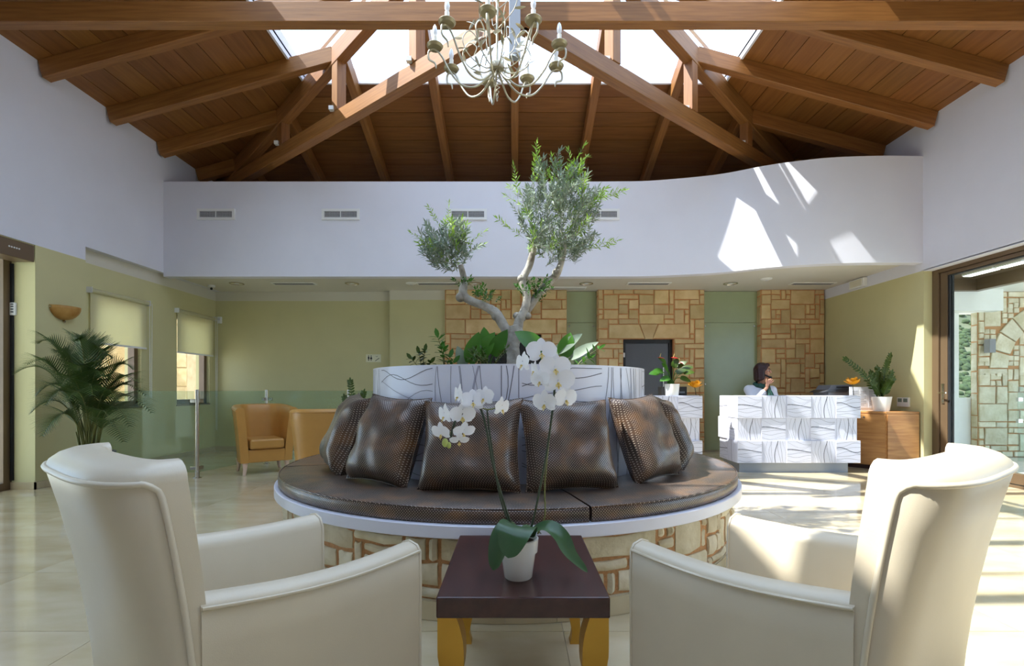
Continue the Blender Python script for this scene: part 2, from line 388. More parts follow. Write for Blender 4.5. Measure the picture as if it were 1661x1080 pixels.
for a, b in ((XS[2], XS[3]), (XS[4], XS[5])):
    g = MB().box(a + .005, b - .005, YB - .055, YB - .04, .02, 2.30); g.build('glass_panel', 'frosted', wb, bevel=.002)
    g = MB().box(a + .005, b - .005, YB - .055, YB - .04, 2.305, ZS - .005); g.build('glass_panel', 'frosted', wb, bevel=.002)
    for x in (a + .06, b - .06):
        for z in (1.2, 2.24): MB().tube([(x, YB - .03, z), (x, YB - .07, z)], .012, 10).build('standoff', 'steel', wb, smooth=40)
for k, (a, b, t) in enumerate((D1, D2)):
    dr = thing('door_%d' % (3 + k), kind='structure')
    m = MB(); y0, y1 = YB - .09, YB - .02; m.box(a, a + .06, y0, y1, 0, t); m.box(b - .06, b, y0, y1, 0, t); m.box(a + .06, b - .06, y0, y1, t - .07, t); m.build('door_frame', 'black', dr)
    MB().box(a + .06, b - .06, YB - .06, YB - .03, .01, t - .07).build('door_leaf', 'door_grey' if k else 'black', dr, bevel=.003)
    MB().tube([(b - .16, YB - .1, .8), (b - .16, YB - .1, 1.5)], .014, 10).build('door_handle', 'steel', dr, smooth=40)
    MB().box(a + .012, a + .05, y0 - .008, y0, 1.68, 1.76).build('plate', 'white_plastic', dr)

# bulkhead with S-curved face and soffit below the roof void
bp = [(XL, 7.44, 0), (-2, 7.44, 0), (.6, 7.44, 0), (1.5, 7.435, 0), (2.1, 7.40, 0), (2.94, 7.20, 0), (3.535, 6.90, 0), (4.02, 6.73, 0), (4.40, 6.655, 0), (4.94, 6.62, 0), (XR, 6.63, 0)]
bc = crom(bp, 8); ZT = 4.24
m = MB(); n = len(bc)
prof = [(0, ZS - .06), (0, ZT), (.14, ZT), (.14, ZS - .06)]
m.grid([[(p.x, p.y + d, z) for d, z in prof] for p in bc], cv=True); struct('wall_bulkhead', m, 'white_paint', smooth=30)
m = MB(); top = [(p.x, p.y + .02, 0) for p in bc]; poly = [(x, y, ZS) for x, y, z in top] + [(XR, YB, ZS), (XL, YB, ZS)]
m.prism(poly, (0, 0, .1)); struct('ceiling_soffit', m, 'soffit_paint')

# roof: ceiling boards, rafters, hips, tie beams, struts and skylight
ceil = thing('ceiling', kind='structure')
KX, KYR, KYF = 2.924, 6.887, -1.317
def clip(poly, n, d):
    out = []
    for i in range(len(poly)):
        a, b = poly[i], poly[(i + 1) % len(poly)]; da, db = a[0] * n[0] + a[1] * n[1] - d, b[0] * n[0] + b[1] * n[1] - d
        if da <= 0: out.append(a)
        if da * db < 0: t = da / (da - db); out.append((a[0] + (b[0] - a[0]) * t, a[1] + (b[1] - a[1]) * t))
    return out
TB = .03
hx = 5.3 / (YE - YP)      # hip plan slope
def board(poly, zf, xax, nrm):
    if len(poly) < 3: return
    pts = [Vector((x, y, zf(x, y))) for x, y in poly]; c = sum(pts, Vector()) / len(pts); M = frame(c, xax, nrm); Mi = M.inverted()
    mb = MB().prism([Mi @ p for p in pts], (0, 0, TB)); placed('board', mb, 'wood_board', M, ceil)
zl = lambda x, y: ZE + SL * (5.3 - abs(x)); zr_ = lambda x, y: ZE + SR * (YE - y); zf_ = lambda x, y: ZE + SR * (y - YE2)
nb = 10; gp = .007
for s in (-1, 1):
    for k in range(nb):
        a, b = 5.66 - (5.66 - KX) * k / nb, 5.66 - (5.66 - KX) * (k + 1) / nb
        poly = [(s * a, YE2 - .3), (s * (b + gp), YE2 - .3), (s * (b + gp), YE + .3), (s * a, YE + .3)]
        # hip limits  |x| >= hx*(y-YP) -> hx*y - |x| <= hx*YP ; front  |x| >= hx*(YP2-y)
        poly = clip(poly, (-s, hx), hx * YP); poly = clip(poly, (-s, -hx), -hx * YP2)
        board(poly, zl, (0, 1, 0), (s * SL, 0, 1))
for k in range(9):
    a, b = YE + .3 - (YE + .3 - KYR) * k / 9, YE + .3 - (YE + .3 - KYR) * (k + 1) / 9
    poly = [(-5.66, a), (-5.66, b + gp), (5.66, b + gp), (5.66, a)]
    poly = clip(clip(poly, (-1, -hx), -hx * YP), (1, -hx), -hx * YP)
    board(poly, zr_, (1, 0, 0), (0, SR, 1))
    a, b = YE2 - .3 + (KYF - YE2 + .3) * k / 9, YE2 - .3 + (KYF - YE2 + .3) * (k + 1) / 9
    poly = [(-5.66, a), (-5.66, b - gp), (5.66, b - gp), (5.66, a)]
    poly = clip(clip(poly, (-1, hx), hx * YP2), (1, hx), hx * YP2)
    board(poly, zf_, (1, 0, 0), (0, -SR, 1))
def deck(poly, zf): MB().prism([(x, y, zf(x, y) + TB + .001) for x, y in poly], (0, 0, .03)).build('roof_deck', 'duct_dark', ceil)
hy = lambda x: YP + x / hx
for s in (-1, 1): deck([(s * 5.66, YP2 - 5.66 / hx), (s * KX, YP2 - KX / hx), (s * KX, hy(KX)), (s * 5.66, hy(5.66))][::s], zl)
deck([(-5.66, hy(5.66)), (-KX, hy(KX)), (KX, hy(KX)), (5.66, hy(5.66))], zr_); deck([(5.66, YP2 - 5.66 / hx), (KX, YP2 - KX / hx), (-KX, YP2 - KX / hx), (-5.66, YP2 - 5.66 / hx)], zf_)
def beam(name, p0, p1, bw, bh, up=(0, 0, 1), m='wood_beam'):
    p0, p1 = Vector(p0), Vector(p1); L_ = (p1 - p0).length; M = frame(p0, p1 - p0, up)
    return placed(name, MB().box(0, L_, -bw / 2, bw / 2, -bh, 0), m, M, ceil, bevel=.006, seg=1)
RW, RH = .11, .20
for s in (-1, 1):
    for y in [5.525, 6.44, 7.34, 8.225] + [3.7, 2.78, 1.86, .94, .02, -.9, -1.82, -2.74]:
        xe = max(.03, hx * (y - YP) + .06, hx * (YP2 - y) + .06)
        x0 = 5.3 if s < 0 else 5.49; beam('rafter', (s * x0, y, zl(x0, 0)), (s * xe, y, zl(xe, 0)), RW, RH, (s * SL, 0, 1))
for x in (-4.42, -3.36, -2.24, -1.12, 0, 1.12, 2.24, 3.36, 4.42):
    ye = YP + abs(x) / hx + .06; beam('rafter', (x, YE, ZE), (x, ye, zr_(0, ye)), RW, RH, (0, SR, 1))
    ye = YP2 - abs(x) / hx - .06; beam('rafter', (x, YE2, ZE), (x, ye, zf_(0, ye)), RW, RH, (0, -SR, 1))
for s in (-1, 1):
    beam('hip_rafter', (s * 5.3, YE, ZE - .02), (s * .02, YP, ZR - .02), .13, .24)
    beam('hip_rafter', (s * 5.3, YE2, ZE - .02), (s * .02, YP2, ZR - .02), .13, .24)
beam('ridge_beam', (0, YP, ZR - .02), (0, YP2, ZR - .02), .13, .24)
ZTB = 4.70
for y in (4.625, YP2): beam('tie_beam', (-5.4, y, ZTB), (5.55, y, ZTB), .115, .19)
for s in (-1, 1):
    beam('diagonal_tie', (s * 5.2, YP + 5.2 / hx, ZTB), (s * .06, YP + .06, ZTB), .13, .19)
    for yy in (5.47, 6.41, 7.30):
        x = hx * (yy - YP); zt = ZE + SL * (5.3 - x) - .24
        m = MB().box(0, zt - ZTB, -.065, .065, -.065, .065); placed('strut', m, 'wood_beam', frame((s * x, yy, ZTB), (0, 0, 1), (s * .62, -.78, 0)), ceil, bevel=.005, seg=1)
        m = MB().box(-.03, .03, -.03, .03, 0, .05); placed('bracket', m, 'white_plastic', Matrix.Translation((s * x - .075, yy - .05, ZTB)), ceil)
MB().box(-.052, .052, 4.49, 4.567, 4.14, 6.0).build('king_post', 'grey_steel', ceil, bevel=.004)
# skylight
sk = thing('window_1', kind='structure')
ZK = ZE + SL * (5.3 - KX)
m = MB()   # curb lining
m.box(-KX - .03, -KX, KYF, KYR, ZK - .03, ZK + .18); m.box(KX, KX + .03, KYF, KYR, ZK - .03, ZK + .18); m.box(-KX - .03, KX + .03, KYR, KYR + .03, ZK - .03, ZK + .18); m.box(-KX - .03, KX + .03, KYF - .03, KYF, ZK - .03, ZK + .18)
m.build('curb', 'white_paint', sk)
def quad_pane(pts):
    pts = [Vector(p) for p in pts]; MB().prism(pts, (0, 0, .012)).build('pane', 'pane', sk)
def bar(a, b, r=.025): MB().tube([a, b], r, 4).build('glazing_bar', 'white_plastic', sk)
ZO = .20
zs_ = lambda x: ZE + SL * (5.3 - abs(x)) + ZO
for s in (-1, 1):
    for a, b in ((YP2, 2.17), (2.17, 3.4), (3.4, YP)): quad_pane([(s * KX, a, zs_(KX)), (0, a, zs_(0)), (0, b, zs_(0)), (s * KX, b, zs_(KX))])
    quad_pane([(s * KX, YP, zs_(KX)), (0, YP, zs_(0)), (s * KX, KYR, zs_(KX))]); quad_pane([(s * KX, YP2, zs_(KX)), (0, YP2, zs_(0)), (s * KX, KYF, zs_(KX))])
    for y in (YP2, 2.17, 3.4, YP): bar((s * KX, y, zs_(KX)), (0, y, zs_(0)))
    bar((s * KX, KYR, zs_(KX)), (0, YP, zs_(0)), .03); bar((s * KX, KYF, zs_(KX)), (0, YP2, zs_(0)), .03)
quad_pane([(-KX, KYR, zs_(KX)), (0, YP, zs_(0)), (KX, KYR, zs_(KX))]); quad_pane([(-KX, KYF, zs_(KX)), (0, YP2, zs_(0)), (KX, KYF, zs_(KX))])
bar((0, YP, zs_(0)), (0, YP2, zs_(0)), .04)

# left windows with blinds
for k, (a, b) in enumerate((W1, W2)):
    wn = thing('window_%d' % (2 + k), kind='structure'); X0, X1 = XLR - .14, XLR - .05
    m = MB(); m.box(X0, X1, a, a + .07, WZ0, WZ1); m.box(X0, X1, b - .07, b, WZ0, WZ1); m.box(X0, X1, a, b, WZ0, WZ0 + .08); m.box(X0, X1, a, b, WZ1 - .07, WZ1); m.build('frame', 'brown_metal', wn)
    MB().box(X0 + .04, X0 + .05, a + .07, b - .07, WZ0 + .08, WZ1 - .07).build('pane', 'pane', wn)
    MB().box(XLR - .24, XLR + .012, a - .01, b + .01, WZ0 - .02, WZ0).build('sill', 'brown_metal', wn)
    zt, zb = 2.36, 1.70; ya, yb = a - .05, b + .08
    rb = thing('roller_blind', ['cream roller blind half down over the window behind the palm', 'cream roller blind half down over the window beside the room corner'][k], 'blind', (XLR + .04, (a + b) / 2, zb), group='cream roller blinds')
    MB().tube([(XLR + .04, ya, zt), (XLR + .04, yb, zt)], .03, 14).build('roller', 'blind', rb, smooth=40)
    for y in (ya - .006, yb): MB().box(XLR, XLR + .075, y, y + .008, zt - .035, zt + .04).build('bracket', 'white_plastic', rb)
    MB().box(XLR + .028, XLR + .0305, ya + .02, yb - .02, zb, zt).build('fabric', 'blind', rb)
    MB().box(XLR + .022, XLR + .036, ya + .02, yb - .02, zb - .012, zb + .012).build('bottom_bar', 'white_plastic', rb)
    MB().tube([(XLR + .07, yb - .01, zt), (XLR + .07, yb, 1.0 - .6 * k), (XLR + .07, yb + .03, .98 - .6 * k), (XLR + .07, yb + .04, zt)], .0035, 5).build('chain', 'white_plastic', rb)

# left sliding door with operator box
dl = thing('door_1', kind='structure')
m = MB(); m.box(DXL - .04, DXL + .06, YJL - .09, YJL, 0, ZD); m.box(DXL - .04, DXL + .06, 1.6, YJL - .09, ZD - .1, ZD); m.box(DXL - .04, DXL + .06, 1.6, 1.7, 0, ZD - .1); m.box(DXL - .04, DXL + .06, 1.7, YJL - .09, 0, .08); m.box(DXL - .04, DXL + .06, 3.5, 3.6, .08, ZD - .1); m.build('door_frame', 'brown_metal', dl)
for a, b in ((1.7, 3.5), (3.6, YJL - .09)): MB().box(DXL, DXL + .012, a, b, .08, ZD - .1).build('pane', 'door_glass', dl)
m = MB(); m.box(DXL + .061, DXL + .09, YJL - .02, YJL - .002, .1, ZD - .2); m.build('gasket', 'rubber', dl)
op = MB().box(XL - .2, XL + .02, 1.6, YJL - .03, 2.50, 2.68).build('door_operator', 'brown_metal', dl, bevel=.006)
for q in range(5): MB().lathe([(.009, -.002), (.009, .002)], 10).build('badge', 'white_plastic', op, local=True)
for i, o in enumerate(op.children): o.matrix_local = Matrix.Translation((XL + .021, YJL - .30 + .026 * i, 2.60)) @ Matrix.Rotation(R(90), 4, 'Y')
MB().box(XL - .34, XL - .01, 1.6, YJL, ZD, ZG + .01).build('lintel', 'green_paint', wl)
t = thing('door_sensor', 'small white push-button sensor on the jamb of the sliding door', 'sensor', (-5.5, YJL - .012, 1.9))
MB().box(-5.56, -5.50, YJL - .025, YJL, 1.92, 2.06).build('case', 'white_plastic', t, bevel=.006)
for z in (1.95, 1.98, 2.01, 2.035): MB().box(-5.545, -5.515, YJL - .028, YJL - .024, z, z + .012).build('button', 'printer_dark', t)

# right glazed door
dr = thing('door_2', kind='structure'); X0, X1 = DXR - .05, DXR + .07
m = MB(); m.box(X0, X1, YJR - .10, YJR, 0, ZD); m.box(X0, X1, .3, YJR - .10, ZD - .05, ZD); m.box(X0, X1, .3, .4, 0, ZD - .05); m.box(X0, X1, .4, YJR - .1, 0, .03); m.build('door_frame', 'brown_metal', dr, bevel=.004)
lf = thing('door_leaf'); lf.parent = dr
m = MB(); m.box(X0 + .02, X1 - .02, YJR - .21, YJR - .105, .04, ZD - .055); m.box(X0 + .02, X1 - .02, 3.5, YJR - .21, ZD - .10, ZD - .055); m.box(X0 + .02, X1 - .02, 3.5, YJR - .21, .04, .16); m.box(X0 + .02, X1 - .02, 3.4, 3.5, .04, ZD - .055); m.build('leaf_frame', 'brown_metal', lf, bevel=.004)
m = MB(); m.box(X0 + .03, X1 - .03, YJR - .235, YJR - .21, .16, ZD - .10); m.box(X0 + .03, X1 - .03, 3.5, YJR - .235, ZD - .11, ZD - .10); m.build('gasket', 'rubber', lf)
MB().box(DXR, DXR + .015, 3.5, YJR - .235, .16, ZD - .11).build('pane', 'door_glass', lf)
m = MB(); yh = YJR - .155; m.tube([(X0 + .02, yh, 1.06), (X0 - .05, yh, 1.06), (X0 - .055, yh - .03, 1.06), (X0 - .055, yh - .12, 1.06)], .01, 8); m.box(X0 + .008, X0 + .022, yh - .02, yh + .02, .92, 1.18); m.build('handle', 'steel', lf, smooth=40)
l2 = thing('door_leaf'); l2.parent = dr
m = MB(); m.box(X0 + .02, X1 - .02, .4, .5, .04, ZD - .055); m.box(X0 + .02, X1 - .02, 3.29, 3.39, .04, ZD - .055); m.box(X0 + .02, X1 - .02, .5, 3.29, .04, .16); m.box(X0 + .02, X1 - .02, .5, 3.29, ZD - .10, ZD - .055); m.build('leaf_frame', 'brown_metal', l2)
MB().box(DXR, DXR + .015, .5, 3.29, .16, ZD - .10).build('pane', 'door_glass', l2)
MB().box(XR, XR + .3, .3, YJR, ZD, ZG + .01).build('lintel', 'white_paint', wr)

# ------------------------------------------------------------------ round planter bench
BX, BY = -.045, 3.942
RC, RM, RS, RD = 1.665, 1.69, 1.62, 1.045
ZRM0, ZRM1, ZC, ZDR = .411, .474, .548, 1.252
def pol(r, a, z): return (BX + r * math.sin(a), BY - r * math.cos(a), z)   # a = 0 faces the camera, + to the right
def arc_block(mb, r0, r1, a0, a1, z0, z1, n):
    rows = []
    for i in range(n + 1):
        a = a0 + (a1 - a0) * i / n; rows.append([pol(r0, a, z0), pol(r1, a, z0), pol(r1, a, z1), pol(r0, a, z1)])
    mb.grid(rows, cv=True)
    if a1 - a0 < 6.28: mb.cap(rows[0]); mb.cap(rows[-1][::-1])
    return mb
bench = thing('round_planter_bench', 'round stone bench with white rim around a white line-patterned planter drum', 'bench', (BX, BY, 0))
m = MB().lathe([(1.2, .1), (RS, .1), (RS, ZRM0 + .01), (1.2, ZRM0 + .01)], 120, (BX, BY, 0)); base = m.build('stone_base', 'mortar_sand', bench, smooth=30)
circ = RS * 2 * math.pi
for r in stone_rects(circ * .62, ZRM0 - .1 - .015, .062, 21, [], (7, 3)):
    if r[1] - r[0] < .06 and rnd.random() < .6: continue
    a0, a1 = (r[0] + .011) / RS - 1.95, (r[1] - .011) / RS - 1.95; z0, z1 = r[2] + .1 + .009, r[3] + .1 - .009; d = rnd.uniform(.012, .028); n = max(2, int((a1 - a0) / .05))
    jz = lambda: rnd.uniform(-.006, .006)
    rows = []
    for i in range(n + 1):
        a = a0 + (a1 - a0) * i / n; e = .007 if i in (0, n) else 0; za, zb = z0 + jz(), z1 + jz(); dd = d - (.012 if i in (0, n) else 0) + rnd.uniform(-.003, .003)
        rows.append([pol(RS - .02, a, za), pol(RS + dd - .009, a, za), pol(RS + dd, a, za + .012), pol(RS + dd + rnd.uniform(-.004, .004), a, (za + zb) / 2), pol(RS + dd, a, zb - .012), pol(RS + dd - .009, a, zb), pol(RS - .02, a, zb)])
    mb = MB().grid(rows); mb.cap(rows[0]); mb.cap(rows[-1][::-1]); mb.build('stone', 'stone_pale', base, smooth=45)
pl = MB().lathe([(1.2, 0), (RS + .005, 0), (RS + .005, .1), (1.2, .1)], 120, (BX, BY, 0)).build('plinth', 'grout_floor', bench, smooth=30)
for k in range(26):
    a0 = -1.95 + 3.9 * k / 26; arc_block(MB(), RS - .02, RS + .012, a0 + .001, a0 + .149, .002, .092, 4).build('tile', 'marble', pl, smooth=30)
MB().lathe([(1.0, ZRM0), (RM - .004, ZRM0), (RM, ZRM0 + .004), (RM, ZRM1 - .004), (RM - .004, ZRM1), (1.0, ZRM1)], 140, (BX, BY, 0)).build('rim', 'white_lacquer', bench, smooth=40)
drum = MB().lathe([(RD, ZRM1), (RD, ZDR), (RD - .03, ZDR), (RD - .03, 1.15)], 120, (BX, BY, 0)).build('planter_drum', 'white_lacquer', bench, smooth=40)
MB().lathe([(0, 1.17), (RD - .028, 1.17)], 60, (BX, BY, 0)).build('soil', 'soil', bench)
def line_set(g, n, thick=True):
    """lines in the unit square running along u: list of (half width factor, [(u, v)])"""
    out = []
    for k in range(n):
        v = (k + .5) / n + g.uniform(-.25, .25) / n; a1, a2 = g.uniform(-.11, .11), g.uniform(-.05, .05); ph = g.uniform(0, 6.28)
        pts = []
        for i in range(13):
            u = i / 12; pts.append((u, min(.985, max(.015, v + a1 * math.sin(u * 3.4 + ph) + a2 * math.sin(u * 6 + ph * 2)))))
        out.append((1 if k != n // 2 or not thick else 3.2, pts))
    return out
def line_print(parent, mp, pw, ph, vert, seed, lw=.0022, n=9, thickm='line_print_thick'):
    g = random.Random(seed); thin, th = MB(), MB()
    for wf_, pts in line_set(g, n):
        span = pw if vert else ph; d = lw * wf_ / span * (g.uniform(.5, 1.2) if wf_ == 1 else 1); rows = []
        for u, v in pts:
            q = [(v - d, u), (v + d, u)] if vert else [(u, v - d), (u, v + d)]
            rows.append([mp(a, b) for a, b in q])
        (th if wf_ > 1 else thin).grid(rows)
    thin.build('line_pattern', 'line_print', parent); th.build('line_pattern', thickm, parent)
for k in range(12):
    a0 = R(4.5 + 30 * k - 180); a1 = a0 + R(30)
    mp = lambda u, v, a0=a0: pol(RD + .0015, a0 + R(.3) + R(29.4) * u, ZRM1 + .02 + (ZDR - ZRM1 - .03) * v)
    line_print(drum, mp, .547, .75, k % 2 == 1, 100 + k, lw=.0021, n=12)
# seat cushions: four quarter rings
for k, lab in enumerate(('brown dotted leather seat cushion on the bench, quarter beside the reception desks', 'brown dotted leather seat cushion at the rear of the bench, desk side', 'brown dotted leather seat cushion at the rear of the bench, tan chair side', 'brown dotted leather seat cushion on the bench, quarter behind the dark coffee table')):
    a0 = R(14) + k * R(90) + .004; a1 = a0 + R(90) - .008; n = 36
    prof = [(RD + .01, ZRM1 + .001), (RC - .006, ZRM1 + .001), (RC, ZRM1 + .008), (RC + .003, ZC - .03), (RC - .002, ZC - .008), (RC - .016, ZC), (RC - .3, ZC + .004), (RD + .02, ZC), (RD + .01, ZC - .01)]
    rows = [[pol(r, a0 + (a1 - a0) * i / n, z) for r, z in prof] for i in range(n + 1)]
    th = thing('seat_cushion', lab, 'cushion', pol(1.3, (a0 + a1) / 2, ZRM1), group='bench seat cushions')
    m = MB().grid(rows, cv=True); m.cap(rows[0]); m.cap(rows[-1][::-1])
    L0 = Vector(pol(1.3, (a0 + a1) / 2, ZRM1))
    def uvf(c, nn, i, L0=L0):
        q = c + L0
        if abs(nn.z) > .6: return (q.x, q.y)
        return (math.atan2(q.x - BX, -(q.y - BY)) * RC, q.z)
    m.build('cover', 'dotted_leather', th, uv=uvf, smooth=50)
    s_ = [pol(RC - .004, a0 + (a1 - a0) * i / n, ZC - .003) for i in range(n + 1)]; MB().tube(s_, .0035, 6).build('piping', 'dotted_leather', th, uv=lambda c, nn, i: (c.x, c.y), smooth=60)
# pillows
def pillow(phi, hs_w, hs_h, T, lab, seed, rr=RD - .01, roll=0, lean=20, twist=0):
    g = random.Random(seed); n = 18; rows_f, rows_b = [], []
    for i in range(n + 1):
        for_, bk = [], []
        for j in range(n + 1):
            u, v = -1 + 2 * i / n, -1 + 2 * j / n
            x = u * hs_w * (1 - .09 * (1 - v * v) * abs(u)); z = v * hs_h * (1 - .09 * (1 - u * u) * abs(v))
            t = max(0, (1 - u ** 4)) ** .55 * max(0, (1 - v ** 4)) ** .55 * T
            e = max(abs(u), abs(v)); wr_ = mnoise.noise(Vector((u * 2.2 + seed, v * 2.2, seed * .7))) * .02 + .012 * math.sin(9 * v * (1 + .3 * u) + seed + 3 * u) * (e ** 2) * (1 - e ** 6)
            sag = -.02 * (1 - v) * .5
            for_.append((x, -(t * (1 + .15 * (-v)) + wr_ * (1 if e < .99 else 0)), z + sag)); bk.append((x, t * .8, z + sag))
        rows_f.append(for_); rows_b.append(bk[::-1])
    loc = Vector(pol(rr + .12 + hs_h * math.sin(R(lean)) * .6, R(phi), ZC + hs_h))
    th = bpy.data.objects.new('throw_pillow', None); C.objects.link(th); th.location = loc; th.empty_display_size = .1
    th.rotation_euler = Matrix.Rotation(R(phi + twist), 4, 'Z').to_euler()
    WM[th.name] = Matrix.Translation(loc); tag(th, lab, 'pillow', 'brown dotted pillows around the planter')
    Rm = Matrix.Rotation(R(-lean), 4, 'X') @ Matrix.Rotation(R(roll), 4, 'Y')
    m = MB().grid(rows_f).grid([[p for p in r[::-1]] for r in rows_b][::-1]); flat = [(p[0], p[2]) for p in m.v]
    m.v = [tuple(Rm @ Vector(p)) for p in m.v]
    m.build('cover', 'dotted_leather', th, local=True, uv=lambda c, nn, i: flat[i], smooth=60)
    ring = [rows_f[i][0] for i in range(n + 1)] + [rows_f[n][j] for j in range(1, n + 1)] + [rows_f[i][n] for i in range(n - 1, -1, -1)] + [rows_f[0][j] for j in range(n - 1, -1, -1)]
    m = MB().tube([Rm @ Vector(p) for p in ring], .004, 5); m.build('seam', 'dotted_leather', th, local=True, uv=lambda c, nn, i: (c.x, c.z), smooth=60)
pillow(-9.6, .288, .255, .125, 'plump brown dotted pillow behind the drooping orchid spray', 1, roll=-2)
pillow(16.6, .272, .255, .125, 'broad brown dotted pillow behind the tall orchid spray', 2, roll=1)
pillow(-36, .245, .265, .12, 'brown dotted pillow second from the tan armchairs, facing the white armchair', 3, roll=3, twist=6)
pillow(45, .225, .265, .12, 'brown dotted pillow with a pointed corner turned toward the reception desk', 4, roll=-3, twist=-6)
pillow(-63, .25, .265, .13, 'brown dotted pillow nearest the tan armchairs, seen edge on', 5, rr=RD + .0, roll=4)
pillow(74, .25, .255, .12, 'brown dotted pillow half hidden behind the one turned toward the desk', 6, roll=-2)

# ------------------------------------------------------------------ olive tree and plants in the planter
tree = thing('olive_tree', 'gnarled olive tree with two leafy crowns growing in the round planter', 'tree', (BX, BY, 1.17))
TY = BY
def T_(x, y, dy=0): return P(x, y, TY) + Vector((0, dy, 0))
def limb(mb, pts, rs, n=12):
    pp = crom(pts, 6); rr = []
    for i in range(len(rs) - 1):
        for k in range(6): rr.append(rs[i] + (rs[i + 1] - rs[i]) * k / 6)
    rr.append(rs[-1]); rr = [r * (1 + .10 * mnoise.noise(Vector((i * .9, r * 50, 1)))) for i, r in enumerate(rr)]; mb.tube(pp, rr, n)
m = MB()
limb(m, [T_(833, 624), T_(833, 580), T_(831, 560), T_(836, 540), T_(834, 528)], [.074, .056, .058, .066, .05])
limb(m, [T_(832, 552), T_(818, 530), T_(804, 508), T_(785, 496), T_(760, 486), T_(751, 475), T_(753, 455), T_(747, 430)], [.05, .04, .042, .032, .034, .036, .026, .022])
limb(m, [T_(838, 545), T_(842, 520), T_(850, 505), T_(855, 480), T_(848, 455), T_(858, 432), T_(866, 405), T_(880, 375, .02)], [.045, .04, .036, .03, .032, .03, .024, .012])
limb(m, [T_(846, 515, .03), T_(856, 500, .05), T_(872, 478, .05), T_(892, 455, .05), T_(905, 440, .04), T_(915, 410, .04), T_(918, 380, .03)], [.035, .034, .032, .03, .03, .02, .01])
for x, y, r in ((805, 512, .042), (838, 512, .03), (747, 482, .04), (846, 452, .034), (856, 512, .03), (903, 442, .036)): m.ball(T_(x, y), r, 10, 7)
m.build('trunk', 'bark', tree, smooth=60)
def twig(mb, leaves, p0, d, ln, g, ll=.054, lw=.0125, sp=.017, curve=.3, stem=.0016):
    d = Vector(d).normalized(); side = Vector((g.uniform(-1, 1), g.uniform(-1, 1), g.uniform(-.3, 1))).normalized(); p = Vector(p0); pts = [p.copy()]; s = 0
    while s < ln:
        d = (d + side * curve * sp).normalized(); p = p + d * sp; s += sp; pts.append(p.copy())
        a = g.uniform(0, 6.28); o = d.orthogonal().normalized(); o2 = d.cross(o)
        for q in (0, math.pi):
            ld = (d * .75 + (o * math.cos(a + q) + o2 * math.sin(a + q)) * .8).normalized()
            leaves.leaf(p, ld, Vector((g.uniform(-1, 1), g.uniform(-1, 1), 1)), ll * g.uniform(.6, 1.2), lw * g.uniform(.8, 1.2), .1, .2, 2)
    leaves.leaf(p, d, (0, -1, .3), ll, lw, 0, .2, 2); mb.tube(pts[::3] + [pts[-1]] if len(pts) > 4 else pts, stem, 4, False)
tw_ = MB(); g = random.Random(5)
def crown(cx_, cy_, ax, ay, dy, N, nlime, name, root):
    fo, li = MB(), MB()
    for k in range(N):
        while True:
            u, v, w_ = g.uniform(-1, 1), g.uniform(-1, 1), g.uniform(-1, 1)
            if u * u + v * v + w_ * w_ < 1: break
        c = T_(cx_ + u * ax * .8, cy_ + v * ay * .8, w_ * dy); d = (c - root) + Vector((g.uniform(-.3, .3), g.uniform(-.3, .3), g.uniform(-.1, .4)))
        twig(tw_, li if k < nlime else fo, c - d.normalized() * .08, d, g.uniform(.09, .18), g)
    return fo, li
root = T_(880, 420)
fo, li = crown(905, 350, 84, 96, .36, 250, 50, 'f', root)
for x, y, x2, y2 in ((865, 300, 868, 236), (880, 300, 872, 250), (915, 290, 948, 240), (920, 290, 952, 250), (840, 320, 835, 280), (850, 320, 828, 300), (960, 330, 1010, 300), (955, 330, 1006, 318), (950, 400, 1003, 384), (945, 405, 990, 395), (860, 340, 822, 322), (850, 380, 808, 352), (930, 280, 920, 258), (900, 280, 895, 262)):
    a, b = T_(x, y, g.uniform(-.1, .1)), T_(x2, y2, g.uniform(-.1, .1)); twig(tw_, li, a, b - a, (b - a).length, g, ll=.05, lw=.012, sp=.022)
fo.build('grey_green_foliage', 'olive_grey', tree, kind='stuff'); li.build('lime_green_foliage', 'olive_lime', tree, kind='stuff')
fo, li = crown(726, 402, 50, 44, .22, 95, 16, 'f', T_(745, 440))
for x, y, x2, y2 in ((720, 380, 698, 340), (725, 375, 728, 332), (690, 395, 668, 378), (755, 400, 785, 375), (760, 410, 782, 398)):
    a, b = T_(x, y), T_(x2, y2); twig(tw_, li, a, b - a, (b - a).length, g, ll=.04, lw=.010, sp=.02)
fo.build('grey_green_foliage', 'olive_grey', tree, kind='stuff'); li.build('lime_green_foliage', 'olive_lime', tree, kind='stuff')
li = MB()
for cx_, cy_, r_, N in ((795, 487, 14, 12), (752, 462, 9, 6), (862, 480, 20, 16), (880, 470, 16, 14), (845, 470, 12, 8), (775, 480, 10, 6)):
    for k in range(N):
        c = T_(cx_ + g.uniform(-r_, r_) * .6, cy_ + g.uniform(-r_, r_) * .6, g.uniform(-.06, .06)); twig(tw_, li, c, (g.uniform(-1, 1), g.uniform(-1, 1), .8), g.uniform(.03, .08), g, ll=.034, lw=.013)
li.build('water_shoots', 'leaf_bright', tree, kind='stuff'); tw_.build('twigs', 'bark', tree, kind='stuff')

